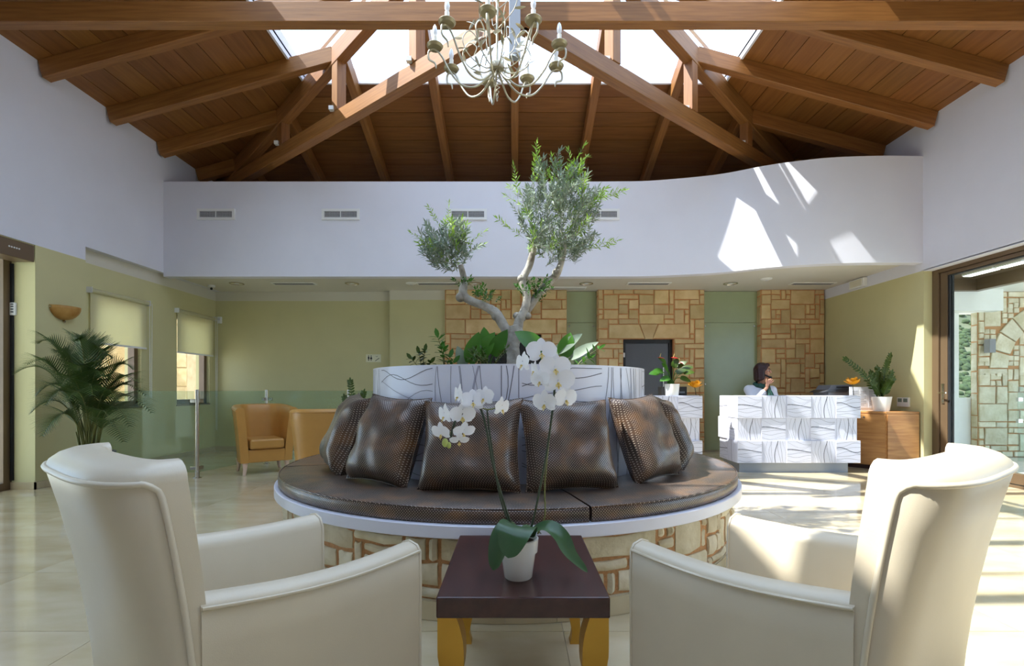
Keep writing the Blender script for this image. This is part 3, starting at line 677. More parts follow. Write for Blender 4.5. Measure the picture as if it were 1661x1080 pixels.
def stemmed(name, label, cat, loc, stems, leafm, ll, lw, sp, seed, group=None, up=.5, hang=.15):
    g = random.Random(seed); t = thing(name, label, cat, loc, group=group)
    for (dx, dy, dz) in stems:
        p0 = Vector(loc); p1 = p0 + Vector((dx, dy, dz)); mid = (p0 + p1) / 2 + Vector((-dx * .15, -dy * .15, dz * .08)); pts = crom([p0, mid, p1], 8)
        s = MB().tube(pts, [.005 - .0035 * i / (len(pts) - 1) for i in range(len(pts))], 6).build('stem', 'palm_stem', t, smooth=60)
        lv = MB(); L_ = (p1 - p0).length; nn = int(L_ / sp)
        for k in range(2, nn + 1):
            f_ = k / nn * (len(pts) - 1); i = min(int(f_), len(pts) - 2); q = pts[i].lerp(pts[i + 1], f_ - i); d = (pts[i + 1] - pts[i]).normalized(); a = g.uniform(0, 6.28) + k * 2.4
            o = d.orthogonal().normalized(); o2 = d.cross(o); ld = d * up + (o * math.cos(a) + o2 * math.sin(a)); lv.leaf(q, ld, (0, 0, 1), ll * g.uniform(.7, 1.1), lw * g.uniform(.8, 1.1), hang, .15, 3)
            ld = d * up - (o * math.cos(a) + o2 * math.sin(a)); lv.leaf(q, ld, (0, 0, 1), ll * g.uniform(.7, 1.1), lw * g.uniform(.8, 1.1), hang, .15, 3)
        lv.leaf(p1, d, (0, -1, .2), ll, lw, 0, .1, 3); lv.build('leaves', leafm, s)
    return t
def heart_plant(name, label, cat, loc, leaves, leafm, seed, group=None, spath=()):
    t = thing(name, label, cat, loc, group=group); g = random.Random(seed)
    for (dx, dy, dz, ln, wd, ang, mt) in leaves:
        p0 = Vector(loc); p1 = p0 + Vector((dx, dy, dz)); pts = crom([p0, (p0 + p1) / 2 + Vector((0, 0, dz * .12)), p1], 6)
        s = MB().tube(pts, .006 if ln > .12 else .0035, 6).build('leaf_stalk', 'leaf_bright', t, smooth=60)
        d = Vector((math.cos(R(ang)), g.uniform(-.4, .1), math.sin(R(ang)))); MB().leaf(p1, d, (g.uniform(-.3, .3), -1, .5), ln, wd, .18, .22, 8, lambda q: (math.sin(math.pi * min(1, q * .9 + .1)) ** .7) * (1.15 - .45 * q)).build('leaf_blade', mt or leafm, s, smooth=60)
    return t
zb = 1.17
def G_(x, Y): return (P(x, 0, Y).x, Y, zb)
stemmed('leafy_plant', 'upright small-leaved green plant at the planter edge facing the tan chairs', 'plant', G_(722, 3.5), [(-.05, 0, .30), (.03, .02, .16), (-.02, .05, .22), (.06, 0, .12)], 'leaf_bright', .07, .034, .026, 1)
stemmed('trailing_plant', 'low trailing plant with dark oval leaves at the planter edge', 'plant', G_(685, 3.72), [(-.08, 0, .16), (-.02, -.03, .2), (.06, 0, .13), (.02, 0, .22)], 'leaf_dark', .06, .03, .024, 2)
heart_plant('arum_plant', 'broad-leaved arum plant growing at the foot of the olive trunk, toward the tan chairs', 'plant', G_(790, 3.55), [(-.12, -.02, .12, .24, .13, 75, None), (-.05, 0, .16, .22, .12, 62, None), (0, .05, .2, .2, .11, 100, None), (.04, 0, .18, .22, .12, 60, None), (-.16, 0, .1, .16, .09, 110, 'olive_grey')], 'leaf_bright', 3)
stemmed('bushy_plant', 'dense bushy plant with fine leaves right beside the olive trunk', 'plant', G_(795, 3.35), [(g.uniform(-.14, .12), g.uniform(-.04, .05), g.uniform(.12, .22)) for _ in range(11)], 'leaf_dark', .035, .012, .016, 4)
heart_plant('arum_plant', 'broad-leaved arum plant with pale leaf backs behind the tall orchid flowers', 'plant', G_(890, 3.6), [(-.06, -.02, .22, .24, .15, 140, None), (.05, 0, .2, .26, .09, 38, 'olive_grey'), (.1, 0, .17, .2, .13, 70, None), (.16, 0, .16, .24, .08, 35, 'olive_grey'), (.2, .02, .12, .16, .08, 48, 'olive_grey'), (.02, .06, .12, .2, .12, 110, None)], 'leaf_bright', 5)
stemmed('spindly_plant', 'spindly plant with narrow leaves reaching out over the planter rim', 'plant', G_(925, 3.5), [(.2, 0, .22), (.13, 0, .15), (.1, .03, .07), (.22, .04, .06)], 'leaf_bright', .06, .022, .04, 6)

# ------------------------------------------------------------------ white armchairs
def sgp(v, e): return math.copysign(abs(v) ** e, v)
def tub_back(hwb, hwt, yb0, yb1, yt0, yt1, z0, zp, zt, th, flare=1.8, na=30, er=.75, tips=None, thb=None, drop=0, peak=.5):
    """U-shaped back; a from -90..90; returns rows (closed profile) and outer function"""
    def out(a, z):
        f_ = max(0, min(1.1, z / zt)) ** flare; hw = hwb + (hwt - hwb) * f_; y0 = yb0 + (yt0 - yb0) * f_; y1 = yb1 + (yt1 - yb1) * f_
        return hw * sgp(math.sin(a), er), y0 - (y0 - y1) * max(0, math.cos(a)) ** er
    def inn(a, z):
        f_ = max(0, min(1.1, z / zt)) ** flare; hw = hwb + (hwt - hwb) * f_ - th; y0 = yb0 + (yt0 - yb0) * f_; y1 = yb1 + (yt1 - yb1) * f_ + (th + ((thb or th) - th) * f_) * 1.05
        y1 = min(y1, y0 - .02)
        return hw * sgp(math.sin(a), er), y0 - (y0 - y1) * max(0, math.cos(a)) ** er
    rows = []
    for i in range(na + 1):
        a = -math.pi / 2 + math.pi * i / na; zcut = tips(a) if tips else 1; row = []
        Zp, Zt = z0 + (zp - drop * max(0, math.cos(a)) ** .6 - z0) * zcut, z0 + (zt - z0) * zcut
        for k in range(9): z = z0 + (Zp - z0) * k / 8; row.append((*out(a, z), z))
        for q in (.25, .5, .75, 1):
            o_, i_ = out(a, Zp), inn(a, Zp); r_ = math.sin(q * math.pi / 2); s_ = (1 - math.cos(q * math.pi / 2)) * peak; row.append((o_[0] + (i_[0] - o_[0]) * s_, o_[1] + (i_[1] - o_[1]) * s_, Zp + (Zt - Zp) * r_))
        for q in (.7, .35, 0):
            o_, i_ = out(a, Zp), inn(a, Zp); r_ = math.sin(q * math.pi / 2); s_ = 1 - (1 - math.cos(q * math.pi / 2)) * (1 - peak); row.append((o_[0] + (i_[0] - o_[0]) * s_, o_[1] + (i_[1] - o_[1]) * s_, Zp + (Zt - Zp) * (.45 + .55 * r_)))
        for k in range(1, 7): z = Zp + (z0 - Zp) * k / 6; row.append((*inn(a, z), z))
        rows.append(row)
    return rows, out
def white_chair(label, loc, rz):
    t = thing('armchair', label, 'armchair', (loc[0], loc[1], 0), rz, 'cream leather armchairs')
    rows, out = tub_back(.335, .305, .055, -.03, -.005, -.16, .12, .915, .957, .085, thb=.13, peak=.62, flare=2.2, er=.62)
    m = MB().grid(rows, cv=True); m.cap(rows[0]); m.cap(rows[-1][::-1]); b = m.build('backrest', 'cream_leather', t, local=True, smooth=50)
    top = [(*out(-math.pi / 2 + math.pi * i / 60, .915), .917) for i in range(61)]
    def edge(s): return [(s * (.003 + abs(out(R(80), z)[0])), out(R(80), z)[1], z) for z in [.12 + .75 * k / 12 for k in range(13)]]
    e0, e1 = edge(-1), edge(1); q0, q1 = Vector((*out(-R(79), .9), .902)), Vector((*out(R(79), .9), .902)); path = e0 + [q0] + top[6:-6] + [q1] + e1[::-1]
    MB().tube(crom(path, 2), .0065, 7).build('piping', 'piping_cream', b, local=True, smooth=60)
    for s in (-1, 1):
        rr = []
        for i in range(13):
            q = i / 12; y = .018 + .592 * q; xo = .326 - .016 * q + .012 * math.sin(math.pi * q); zt = .672 - .05 * q - .014 * math.sin(math.pi * q) + .012 * q * q; wd = .092
            pr = [(xo, .12), (xo + .004, zt - .10), (xo + .001, zt - .018), (xo - .012, zt - .003), (xo - .045, zt + .004), (xo - .075, zt - .006), (xo - wd, zt - .035), (xo - wd - .006, .42), (xo - wd, .12)]
            rr.append([(s * x, y, z) for x, z in pr])
        m = MB().grid(rr, cv=True); m.cap(rr[0]); m.cap(rr[-1]); a = m.build('arm', 'cream_leather', t, local=True, smooth=50)
        m = MB().tube([(r[2][0] + s * .002, r[2][1], r[2][2]) for r in rr], .0045, 6); m.tube([Vector(p) + Vector((0, .002, 0)) for p in rr[-1]], .0045, 6); m.build('piping', 'piping_cream', a, local=True, smooth=60)
    MB().box(-.232, .232, -.0, .585, .28, .405).build('seat_cushion', 'cream_leather', t, local=True, bevel=.03, seg=4)
    MB().box(-.228, .228, .02, .575, .12, .28).build('seat_base', 'cream_leather', t, local=True, bevel=.01)
    for x in (-.26, .26):
        for y in (.06, .55): MB().tube([(x, y, 0), (x, y, .13)], [.02, .028], 8).build('leg', 'pale_wood', t, local=True, smooth=40)
    return t
white_chair('cream leather armchair on the palm side of the coffee table, facing the bench', (-.906, 1.188), -.659)
white_chair('cream leather armchair with sunlit arm on the glass door side of the coffee table', (.964, 1.18), .629)

# tan tub chairs
def tan_chair(label, loc, rz):
    t = thing('tub_chair', label, 'armchair', (loc[0], loc[1], 0), rz, 'tan leather tub chairs')
    tips = lambda a: 1 - .05 * (abs(a) / (math.pi / 2)) ** 4
    rows, out = tub_back(.30, .375, .30, -.29, .34, -.36, .16, .875, .905, .095, flare=1.5, er=.55, tips=tips)
    m = MB().grid(rows, cv=True); m.cap(rows[0]); m.cap(rows[-1][::-1]); b = m.build('backrest', 'tan_leather', t, local=True, smooth=50)
    MB().tube([(*out(-math.pi / 2 + math.pi * i / 40, .86), .872 * (1 - .05 * abs(i / 20 - 1) ** 4)) for i in range(41)], .006, 6).build('piping', 'tan_leather', b, local=True, smooth=60)
    MB().box(-.205, .205, -.18, .335, .33, .46).build('seat_cushion', 'tan_leather', t, local=True, bevel=.03, seg=4)
    MB().box(-.22, .22, -.16, .30, .16, .325).build('seat_base', 'tan_leather', t, local=True, bevel=.01)
    for x in (-.25, .25):
        for y in (-.2, .26): MB().tube([(x * 1.05, y * 1.05, 0), (x, y, .08), (x, y, .17)], [.018, .024, .036], 8).build('leg', 'pale_wood', t, local=True, smooth=40)
tan_chair('tan leather tub chair with its seat open to the room, by the glass railing', (-3.42, 6.68), R(180 + 38))
tan_chair('tan leather tub chair turned with its back to the bench', (-2.03, 5.32), R(12))

# ------------------------------------------------------------------ coffee table and orchid
TX, T0, T1, TZ = .026, 1.531, 2.19, .455; TW = .271
tb = thing('coffee_table', 'dark wood coffee table with curved gold legs between the armchairs', 'table', (TX, (T0 + T1) / 2, 0))
MB().box(TX - TW, TX + TW, T0, T1, TZ - .066, TZ).build('tabletop', 'dark_wood', tb, bevel=.005, seg=2)
for sx in (-1, 1):
    for sy in (-1, 1):
        x, y = TX + sx * TW, (T0 if sy < 0 else T1); rows = []
        for k in range(17):
            q = k / 16; z = (TZ - .066) * (1 - q); wd = .060 + .022 * math.sin(math.pi * min(1, q / .55)) if q < .55 else .060 - .022 * math.sin(math.pi * .5 * (q - .55) / .35) if q < .9 else .038 + .016 * (q - .9) / .1
            o_ = .004 + .02 * max(0, q - .45) ** 1.5 * 2 ; o_ = .004 if q < .3 else .004 + .012 * math.sin(math.pi * (q - .3) / .7)
            a, b = x - sx * o_, x - sx * (o_ + wd); c, d = y - sy * o_, y - sy * (o_ + wd)
            rows.append([(a, c, z), (b, c, z), (b, d, z), (a, d, z)])
        m = MB().grid(rows, cv=True); m.cap(rows[0]); m.cap(rows[-1]); m.build('leg', 'gold_leaf', tb, smooth=40)
OX, OY = .012, 1.70
orc = thing('potted_orchid', 'white moth orchid with two flower sprays in a white pot on the coffee table', 'plant', (OX, OY, TZ))
MB().lathe([(0, 0), (.044, 0), (.048, .004), (.060, .088), (.066, .090), (.070, .135), (.064, .137), (.061, .12), (0, .118)], 36, (OX, OY, TZ)).build('pot', 'ceramic', orc, smooth=40)
MB().lathe([(0, .122), (.0615, .12)], 24, (OX, OY, TZ)).build('potting_bark', 'soil', orc)
def big_leaf(pts, wd, name='leaf', mt='orchid_leaf', fold=.18, up=Vector((0, -.5, 1))):
    pts = crom(pts, 6); rows = []; n = len(pts) - 1
    for i, p in enumerate(pts):
        d = (pts[min(i + 1, n)] - pts[max(i - 1, 0)]).normalized(); sd = d.cross(up).normalized(); nn = sd.cross(d); q = i / n; w_ = wd * .5 * (math.sin(math.pi * min(1, .12 + .88 * q)) ** .55) if q < 1 else .001
        rows.append([p - sd * w_ + nn * fold * w_, p - sd * w_ * .5 + nn * fold * .3 * w_, p, p + sd * w_ * .5 + nn * fold * .3 * w_, p + sd * w_ + nn * fold * w_])
    MB().grid(rows).build(name, mt, orc, smooth=70, sub=1)
def O_(x, y, dy=0): return P(x, y, OY + dy)
big_leaf([O_(848, 868), O_(842, 853, -.05), O_(834, 866, -.11), O_(824, 905, -.13)], .125)
big_leaf([O_(842, 868), O_(828, 858, -.03), O_(812, 880, -.06), O_(800, 925, -.07)], .085, fold=.3)
big_leaf([O_(856, 870), O_(885, 855, -.04), O_(908, 870, -.07), O_(925, 900, -.09), O_(953, 928, -.1)], .06, fold=.35)
big_leaf([O_(850, 868), O_(862, 858, .05), O_(875, 865, .10)], .06)
for nm, mt, pts, r in (('flower_stem', 'stem_dark', [(838, 870, 0), (822, 830, 0), (800, 755, 0), (790, 700, 0), (778, 660, 0), (762, 655, -.02), (745, 670, -.03), (736, 690, -.03), (730, 715, -.03)], .0042),
                      ('support_stake', 'stem_dark', [(834, 868, .01), (812, 810, .01), (797, 720, .01), (790, 665, .01)], .003),
                      ('flower_stem', 'stem_dark', [(858, 868, 0), (868, 830, 0), (884, 750, 0), (893, 690, 0), (899, 640, 0), (897, 615, 0), (888, 590, -.01), (880, 572, -.01)], .0042),
                      ('support_stake', 'palm_stem', [(872, 866, .01), (884, 835, .01), (884, 780, .01), (897, 650, .01)], .003),
                      ('side_stem', 'palm_stem', [(783, 662, 0), (792, 664, 0), (803, 662, 0), (815, 658, 0)], .0025), ('side_stem', 'palm_stem', [(736, 700, -.03), (728, 702, -.03), (718, 700, -.03)], .0025)):
    MB().tube(crom([O_(*p) for p in pts], 5), r, 7).build(nm, mt, orc, smooth=60)
def orchid_flower(x, y, size, yaw, pitch, dy=-.03, roll=0):
    s = size * .68 * (OY + dy) / F; c = O_(x, y, dy); f = thing('flower'); f.parent = orc
    Mx = Matrix.Rotation(R(yaw), 4, 'Z') @ Matrix.Rotation(R(pitch), 4, 'X') @ Matrix.Rotation(R(roll), 4, 'Y'); Lc = c - Vector((OX, OY, TZ))
    wide = lambda q: math.sin(math.pi * min(1, .14 + .86 * q)) ** .5; nar = lambda q: math.sin(math.pi * min(1, .1 + .9 * q)) ** .7
    def pet(ang, ln, wd, sh, back, mt='petal'):
        d = Vector((math.cos(R(ang)), 0, math.sin(R(ang)))); m = MB().leaf(d * s * .03 + Vector((0, back, 0)), d + Vector((0, -.12, 0)), (0, -1, 0), ln * s, wd * s, .12, .1, 7, sh); m.v = [tuple(Lc + Mx @ Vector(p)) for p in m.v]
        m.build('petal', mt, f, local=True, smooth=70)
    for a in (90, 215, 325): pet(a, .46, .34, nar, .004)
    for a in (12, 168): pet(a, .52, .56, wide, -.003)
    m = MB().ball((0, -.008, -.01), (s * .04, s * .06, s * .04), 8, 6); m.leaf((0, -.008, -.012), (-.6, -.6, -.5), (0, -.5, 1), s * .14, s * .09, .2, .3, 4); m.leaf((0, -.008, -.012), (.6, -.6, -.5), (0, -.5, 1), s * .14, s * .09, .2, .3, 4); m.leaf((0, -.01, -.014), (0, -.5, -1), (0, -1, .2), s * .16, s * .07, .1, .3, 4)
    m.v = [tuple(Lc + Mx @ Vector(p)) for p in m.v]; m.build('lip', 'petal_yellow', f, local=True, smooth=60)
for a in ((767, 650, 62, 10, -12), (786, 643, 54, -30, -5), (813, 660, 54, 55, 10), (745, 640, 56, -65, 0), (722, 672, 56, -55, 5), (716, 700, 52, -30, 20), (750, 672, 62, 15, 15), (752, 698, 54, 25, 35), (745, 712, 46, 10, 50),
          (878, 570, 72, 5, -5), (900, 595, 76, 12, -2), (905, 617, 80, 5, 0), (849, 588, 58, -60, 0), (868, 598, 46, -75, 5), (877, 615, 56, -40, 5), (884, 652, 64, -35, 10), (917, 645, 62, 30, 5)): orchid_flower(*a)
for x, y, r in ((722, 718, .011), (728, 722, .008)): MB().ball(O_(x, y, -.03), (r, r, r * 1.4), 10, 8).build('bud', 'bud_green', orc, smooth=60)

# ------------------------------------------------------------------ reception desks
def desk(label, x0, loc_seed):
    Y0 = 6.50; dp = .60; pw, phh = .325, .2953; W_ = pw * 5; zb_, zt_ = .133, 1.019
    t = thing('reception_desk', label, 'desk', (x0 + W_ / 2, Y0 + .3, 0), group='white reception desks')
    m = MB(); m.box(x0 + .05, x0 + W_ - .13, Y0 + .06, Y0 + .10, 0, .14); m.box(x0 + .05, x0 + .09, Y0 + .10, Y0 + .56, 0, .14); m.box(x0 + W_ - .17, x0 + W_ - .13, Y0 + .10, Y0 + .56, 0, .14); m.build('plinth', 'grey_steel', t)
    m = MB(); m.box(x0 + .03, x0 + W_ - .03, Y0 + .03, Y0 + .13, zb_, zt_); m.box(x0 + .03, x0 + .12, Y0 + .13, Y0 + .58, zb_, zt_); m.box(x0 + W_ - .12, x0 + W_ - .03, Y0 + .13, Y0 + .58, zb_, zt_); m.build('carcass', 'white_lacquer', t)
    m = MB(); m.box(x0 + .12, x0 + W_ - .12, Y0 + .13, Y0 + .62, .70, .73); m.build('work_surface', 'white_lacquer', t)
    for r_ in range(3):
        off = 0 if r_ != 1 else .02
        for c in range(5):
            xa = x0 + c * pw + (.012 if r_ == 1 and c == 0 else 0); xb = x0 + (c + 1) * pw - (.03 if r_ == 1 and c == 4 else 0); za = zb_ + r_ * phh; o2 = off + (.0 if (r_ + c) % 2 == 0 else .008)
            p = MB().box(xa + .001, xb - .001, Y0 + o2, Y0 + .04, za + .0015, za + phh - .0015).build('panel', 'white_lacquer', t, bevel=.002, seg=1)
            line_print(p, lambda u, v, xa=xa, xb=xb, za=za, o2=o2: (xa + .004 + (xb - xa - .008) * u, Y0 + o2 - .001, za + .004 + (phh - .008) * v), pw, phh, (r_ + c) % 2 == 1, (40 if (r_ + c) % 2 else 44) + (c > 3) * 7, lw=.0013, n=8, thickm='line_print')
        for sd in (0, 1):
            for c in range(2):
                ya = Y0 + .04 + c * .275; yb = ya + .275; za = zb_ + r_ * phh; o2 = (off if (r_ + c) % 2 == 0 else off + .01) if r_ != 1 else (.0 if c else .02)
                xa, xb = (x0 + o2 - .012 * (r_ == 1), x0 + .03) if not sd else (x0 + W_ - .03, x0 + W_ - o2 - .01 * (r_ == 1))
                p = MB().box(xa, xb, ya + .001, yb - .001, za + .0015, za + phh - .0015).build('panel', 'white_lacquer', t, bevel=.002, seg=1)
                xf = xa - .001 if not sd else xb + .001
                line_print(p, lambda u, v, ya=ya, yb=yb, za=za, xf=xf: (xf, ya + .004 + (yb - ya - .008) * u, za + .004 + (phh - .008) * v), .275, phh, (r_ + c) % 2 == 0, 60 + c, lw=.0013, n=7, thickm='line_print')
    m = MB(); m.box(x0 + .03, x0 + W_ - .03, Y0 + .03, Y0 + .2, zt_, zt_ + .004); m.build('top_ledge', 'white_lacquer', t)
    return t
DX0 = 2.935
desk('white patterned reception desk where the receptionist sits', DX0, 0)
desk('white patterned reception desk holding the red anthurium, half hidden by the planter', .85, 1)

# oak cabinet beside the desk
cb = thing('oak_cabinet', 'low oak cabinet against the wall beside the reception desk', 'cabinet', (5.1, 7.0, 0))
pts = [(5.475, 6.68), (5.03, 6.68), (4.638, 7.15), (4.44, 7.15), (4.44, 7.72), (5.475, 7.72)]
MB().prism([(x, y, .06) for x, y in pts], (0, 0, .715)).build('body', 'oak', cb, bevel=.003)
MB().prism([(x + (.03 if x < 5.4 else 0), y + (.03 if y < 7.2 else 0), 0) for x, y in pts], (0, 0, .06)).build('plinth', 'dark_wood', cb)
MB().prism([(5.475, 6.672, .775), (5.026, 6.672, .775), (4.634, 7.142, .775), (4.436, 7.142, .775), (4.436, 7.72, .775), (5.475, 7.72, .775)], (0, 0, .028)).build('top', 'oak', cb, bevel=.003)
MB().box(5.04, 5.465, 6.664, 6.68, .075, .765).build('door', 'oak', cb, bevel=.002)
M = frame((5.03, 6.68, 0), (-.25, .30, 0), (0, 0, 1)); dd = MB().box(.008, .60, -.016, 0, .075, .765); dd.v = [tuple(M @ Vector((x, -y, z))) for x, y, z in dd.v]
do = dd.build('door', 'oak', cb, bevel=.002)
MB().tube([M @ Vector((.25, .016, .72)), M @ Vector((.25, .022, .72))], .012, 12).build('lock', 'steel', do, smooth=40)

def pot(loc, r0, r1, h_, t, name='pot', mt='ceramic'):
    MB().lathe([(0, 0), (r0, 0), (r1, h_), (r1 - .008, h_), (r1 - .012, h_ - .02), (0, h_ - .02)], 32, loc).build(name, mt, t, smooth=40)
    MB().lathe([(0, h_ - .018), (r1 - .01, h_ - .018)], 24, loc).build('soil', 'soil', t)
def zz_plant(label, loc, stems, ph_, r0, r1, seed, scale=1, group=None):
    g = random.Random(seed); t = thing('zz_plant', label, 'plant', loc, group=group); pot(loc, r0, r1, ph_, t)
    for (dx, dy, dz) in stems:
        b = Vector(loc) + Vector((dx * .08, dy * .08, ph_ - .03)); e = Vector(loc) + Vector((dx, dy, ph_ + dz)); mid = b.lerp(e, .5) + Vector((-dx * .12, 0, .12 * abs(dz) * .5)); pts = crom([b, mid, e], 10); n = len(pts) - 1
        s = MB().tube(pts, [.011 * scale - .008 * scale * i / n for i in range(n + 1)], 6).build('stem', 'leaf_dark', t, smooth=60); lv = MB()
        for i in range(5, n + 1):
            d = (pts[min(i + 1, n)] - pts[i - 1]).normalized(); sd = d.cross(Vector((0, 1, 0))).normalized(); q = i / n
            for s_ in (-1, 1): lv.leaf(pts[i], sd * s_ + d * .7 + Vector((0, g.uniform(-.5, .3), 0)), (0, -1, .3), 0.078 * scale * (1.1 - .5 * q), .027 * scale, .1, .2, 4)
        lv.leaf(pts[-1], d, (0, -1, .3), .06 * scale, .025 * scale, .1, .2, 4); lv.build('leaflets', 'leaf_dark', s)
    return t
zz_plant('glossy zz plant in a white pot on the oak cabinet', (5.10, 6.86, .803), [(-.43, .1, .53), (.2, .1, .58), (.24, .2, .5), (-.1, .05, .3), (.1, -.05, .33), (.02, .1, .4), (-.14, -.02, .2), (.16, 0, .25), (.06, -.1, .22), (-.05, .12, .34)], .20, .092, .122, 3)
zz_plant('zz plant in a tall white pot on the floor behind the brown pillows', (-2.0, 6.15, 0), [(-.05, 0, .72), (.1, .05, .58), (-.12, 0, .52), (.05, -.05, .45)], .48, .12, .16, 4)

# anthurium on the other desk
ZT_ = 1.023
loc = (P(1090, 0, 6.62).x, 6.62, ZT_)
t = thing('anthurium', 'anthurium with three red flowers in a white pot on the desk', 'plant', loc)
pot(loc, .085, .10, .155, t); g = random.Random(12)
for dx, dz, a in ((-.16, .22, 150), (-.1, .36, 120), (.02, .3, 80), (.16, .2, 20), (.1, .12, 330), (-.06, .12, 200), (.05, .2, 45), (-.02, .08, 270), (.18, .26, 40), (-.22, .2, 175), (-.08, .24, 110), (.09, .3, 60)):
    p0 = Vector(loc) + Vector((0, 0, .14)); p1 = p0 + Vector((dx * .8, g.uniform(-.1, .06), dz * .8)); s = MB().tube(crom([p0, p0.lerp(p1, .5) + Vector((0, 0, .04)), p1], 4), .0035, 5).build('leaf_stalk', 'leaf_bright', t)
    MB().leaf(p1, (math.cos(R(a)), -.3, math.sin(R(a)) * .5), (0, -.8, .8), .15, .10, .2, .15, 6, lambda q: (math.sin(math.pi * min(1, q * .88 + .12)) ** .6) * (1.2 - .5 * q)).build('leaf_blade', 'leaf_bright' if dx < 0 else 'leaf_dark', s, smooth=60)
for x, y in ((1071, 580), (1093, 580), (1101, 588)):
    p0 = Vector(loc) + Vector((0, 0, .14)); p1 = P(x, y, 6.60); s = MB().tube(crom([p0, p0.lerp(p1, .6) + Vector((0, 0, .03)), p1], 5), .003, 5).build('flower_stalk', 'leaf_bright', t)
    f = MB().leaf(p1 - Vector((.04, 0, 0)), (1, -.4, -.1), (0, -.2, 1), .10, .075, .1, .2, 6).build('spathe', 'red_spathe', s, smooth=60); MB().tube([p1 + Vector((-.01, -.015, .005)), p1 + Vector((0, -.03, .055))], [.006, .003], 6).build('spadix', 'petal_yellow', f, smooth=60)
def yellow_flower(label, p, base_z, leafy):
    t = thing('yellow_flower', label, 'flower', (p.x, p.y, base_z), group='yellow silk flowers on the desks')
    MB().tube([(p.x + .02, p.y + .01, base_z + .004), (p.x + .01, p.y, (p.z + base_z) / 2), (p.x, p.y, p.z)], .004, 6).build('stem', 'stem_dark', t)
    for k in range(11):
        a = k * 2.4; el = .12 + .07 * k; d = Vector((math.cos(a) * math.cos(el), math.sin(a) * math.cos(el), math.sin(el))); MB().leaf(p + d * .005, d, (0, 0, 1), .098, .08, -.3, .35, 5, lambda q: math.sin(math.pi * min(1, .12 + .8 * q)) ** .5).build('petal', 'yellow_flower', t, smooth=60)
    MB().ball(p + Vector((0, 0, .012)), .014, 8, 6).build('flower_centre', 'stem_dark', t)
    for a in (-.3, .5, 3.0): MB().leaf((p.x + .02, p.y + .01, base_z + .006), (math.cos(a), math.sin(a) * .3 - .1, .06), (0, 0, 1), .14, .045, .02, .1, 5).build('leaf', 'leaf_dark', t)
yellow_flower('yellow silk flower lying on the desk beside the red anthurium', P(1127, 629, 6.6), ZT_, 1)
yellow_flower('yellow silk flower on the desk in front of the grey printer', P(1383, 624, 6.62), ZT_, 1)
# black box behind anthurium
t = thing('card_terminal_box', 'black document box behind the anthurium pot on the desk', 'box', (P(1092, 0, 6.78).x, 6.81, .73))
xa, xb = P(1071, 0, 6.78).x, P(1112, 0, 6.78).x
m = MB(); m.box(xa, xb, 6.725, 6.73 + .16, .729, ZT_ + .12); m.build('case', 'black', t, bevel=.004); MB().box(xb - .1, xb - .03, 6.722, 6.725, ZT_ + .03, ZT_ + .055).build('slot', 'printer_grey', t)
# printer
PYR = 7.22; px0, px1 = P(1336, 0, PYR).x, P(1386, 0, PYR).x; zc_ = .803
t = thing('printer', 'grey office printer on the oak cabinet behind the reception desk', 'printer', ((px0 + px1) / 2, PYR + .17, zc_))
MB().box(px0 + .06, px1, PYR, PYR + .36, zc_, 1.09).build('body', 'printer_grey', t, bevel=.015)
MB().prism([(px0 - .02, PYR - .02, 1.06), (px0 + .33, PYR - .02, 1.06), (px0 + .36, PYR - .02, 1.12), (px0 + .06, PYR - .02, 1.10)], (0, .36, 0)).build('output_tray', 'printer_dark', t, bevel=.006)
MB().prism([(px0 + .08, PYR + .02, 1.10), (px1, PYR + .02, 1.085), (px1 - .02, PYR + .02, 1.175), (px0 + .13, PYR + .02, 1.17)], (0, .32, 0)).build('lid', 'printer_grey', t, bevel=.008)
MB().box(px0 + .2, px1 - .05, PYR + .015, PYR + .021, 1.125, 1.15).build('control_panel', 'printer_dark', t)
# folders and notices on the cabinet
x0, x1 = P(1380, 0, 7.0).x, P(1424, 0, 7.0).x
t = thing('notice_board', 'white sheets of printed notices propped on the oak cabinet behind the desk', 'paper', ((x0 + x1) / 2, 7.02, .803))
m = MB(); m.prism([(x0, 7.02, .803), (x1 + .03, 7.02, .803), (x1, 7.02, 1.115), (x1 - .05, 7.02, 1.14), (x0, 7.02, 1.14)], (0, .012, 0)); m.build('board', 'paper', t)
for k in range(3):
    xa = x0 + .02 + k * .12; sh = MB().box(xa, xa + .105, 7.016, 7.0195, .84, 1.10).build('sheet', 'paper', t)
    m = MB()
    for q in range(9): m.box(xa + .012, xa + .09 - .03 * (q % 3 == 2), 7.0148, 7.0158, 1.075 - .024 * q, 1.082 - .024 * q)
    tag(m.build('print', 'paper_print', sh), kind='stuff')

# receptionist on a stool
PX, PY = P(1234, 0, 7.60).x, 7.60
stl = thing('office_stool', 'black office stool the receptionist sits on', 'stool', (PX, PY + .05, 0))
MB().lathe([(0, .52), (.19, .52), (.2, .54), (.2, .575), (.17, .59), (0, .592)], 24, (PX, PY + .05, 0)).build('seat', 'black', stl, smooth=40)
MB().tube([(PX, PY + .05, .06), (PX, PY + .05, .53)], .025, 10).build('column', 'steel', stl, smooth=40)
for k in range(5):
    a = 6.283 * k / 5; MB().tube([(PX, PY + .05, .08), (PX + .25 * math.cos(a), PY + .05 + .25 * math.sin(a), .045)], [.02, .014], 8).build('base_arm', 'steel', stl, smooth=40)
    MB().ball((PX + .25 * math.cos(a), PY + .05 + .25 * math.sin(a), .024), .024, 8, 6).build('castor', 'black', stl, smooth=40)
per = thing('person', 'receptionist with dark bob and glasses, white shirt, green scarf, holding a phone', 'person', (PX, PY, 0))
def cap(mb, a, b, ra, rb, n=12):
    a, b = Vector(a), Vector(b); mb.ball(a, ra, n, 8); mb.ball(b, rb, n, 8); mb.tube([a, b], [ra, rb], n)
def Q(x, y, z): return Vector((PX + x, PY + y, z))
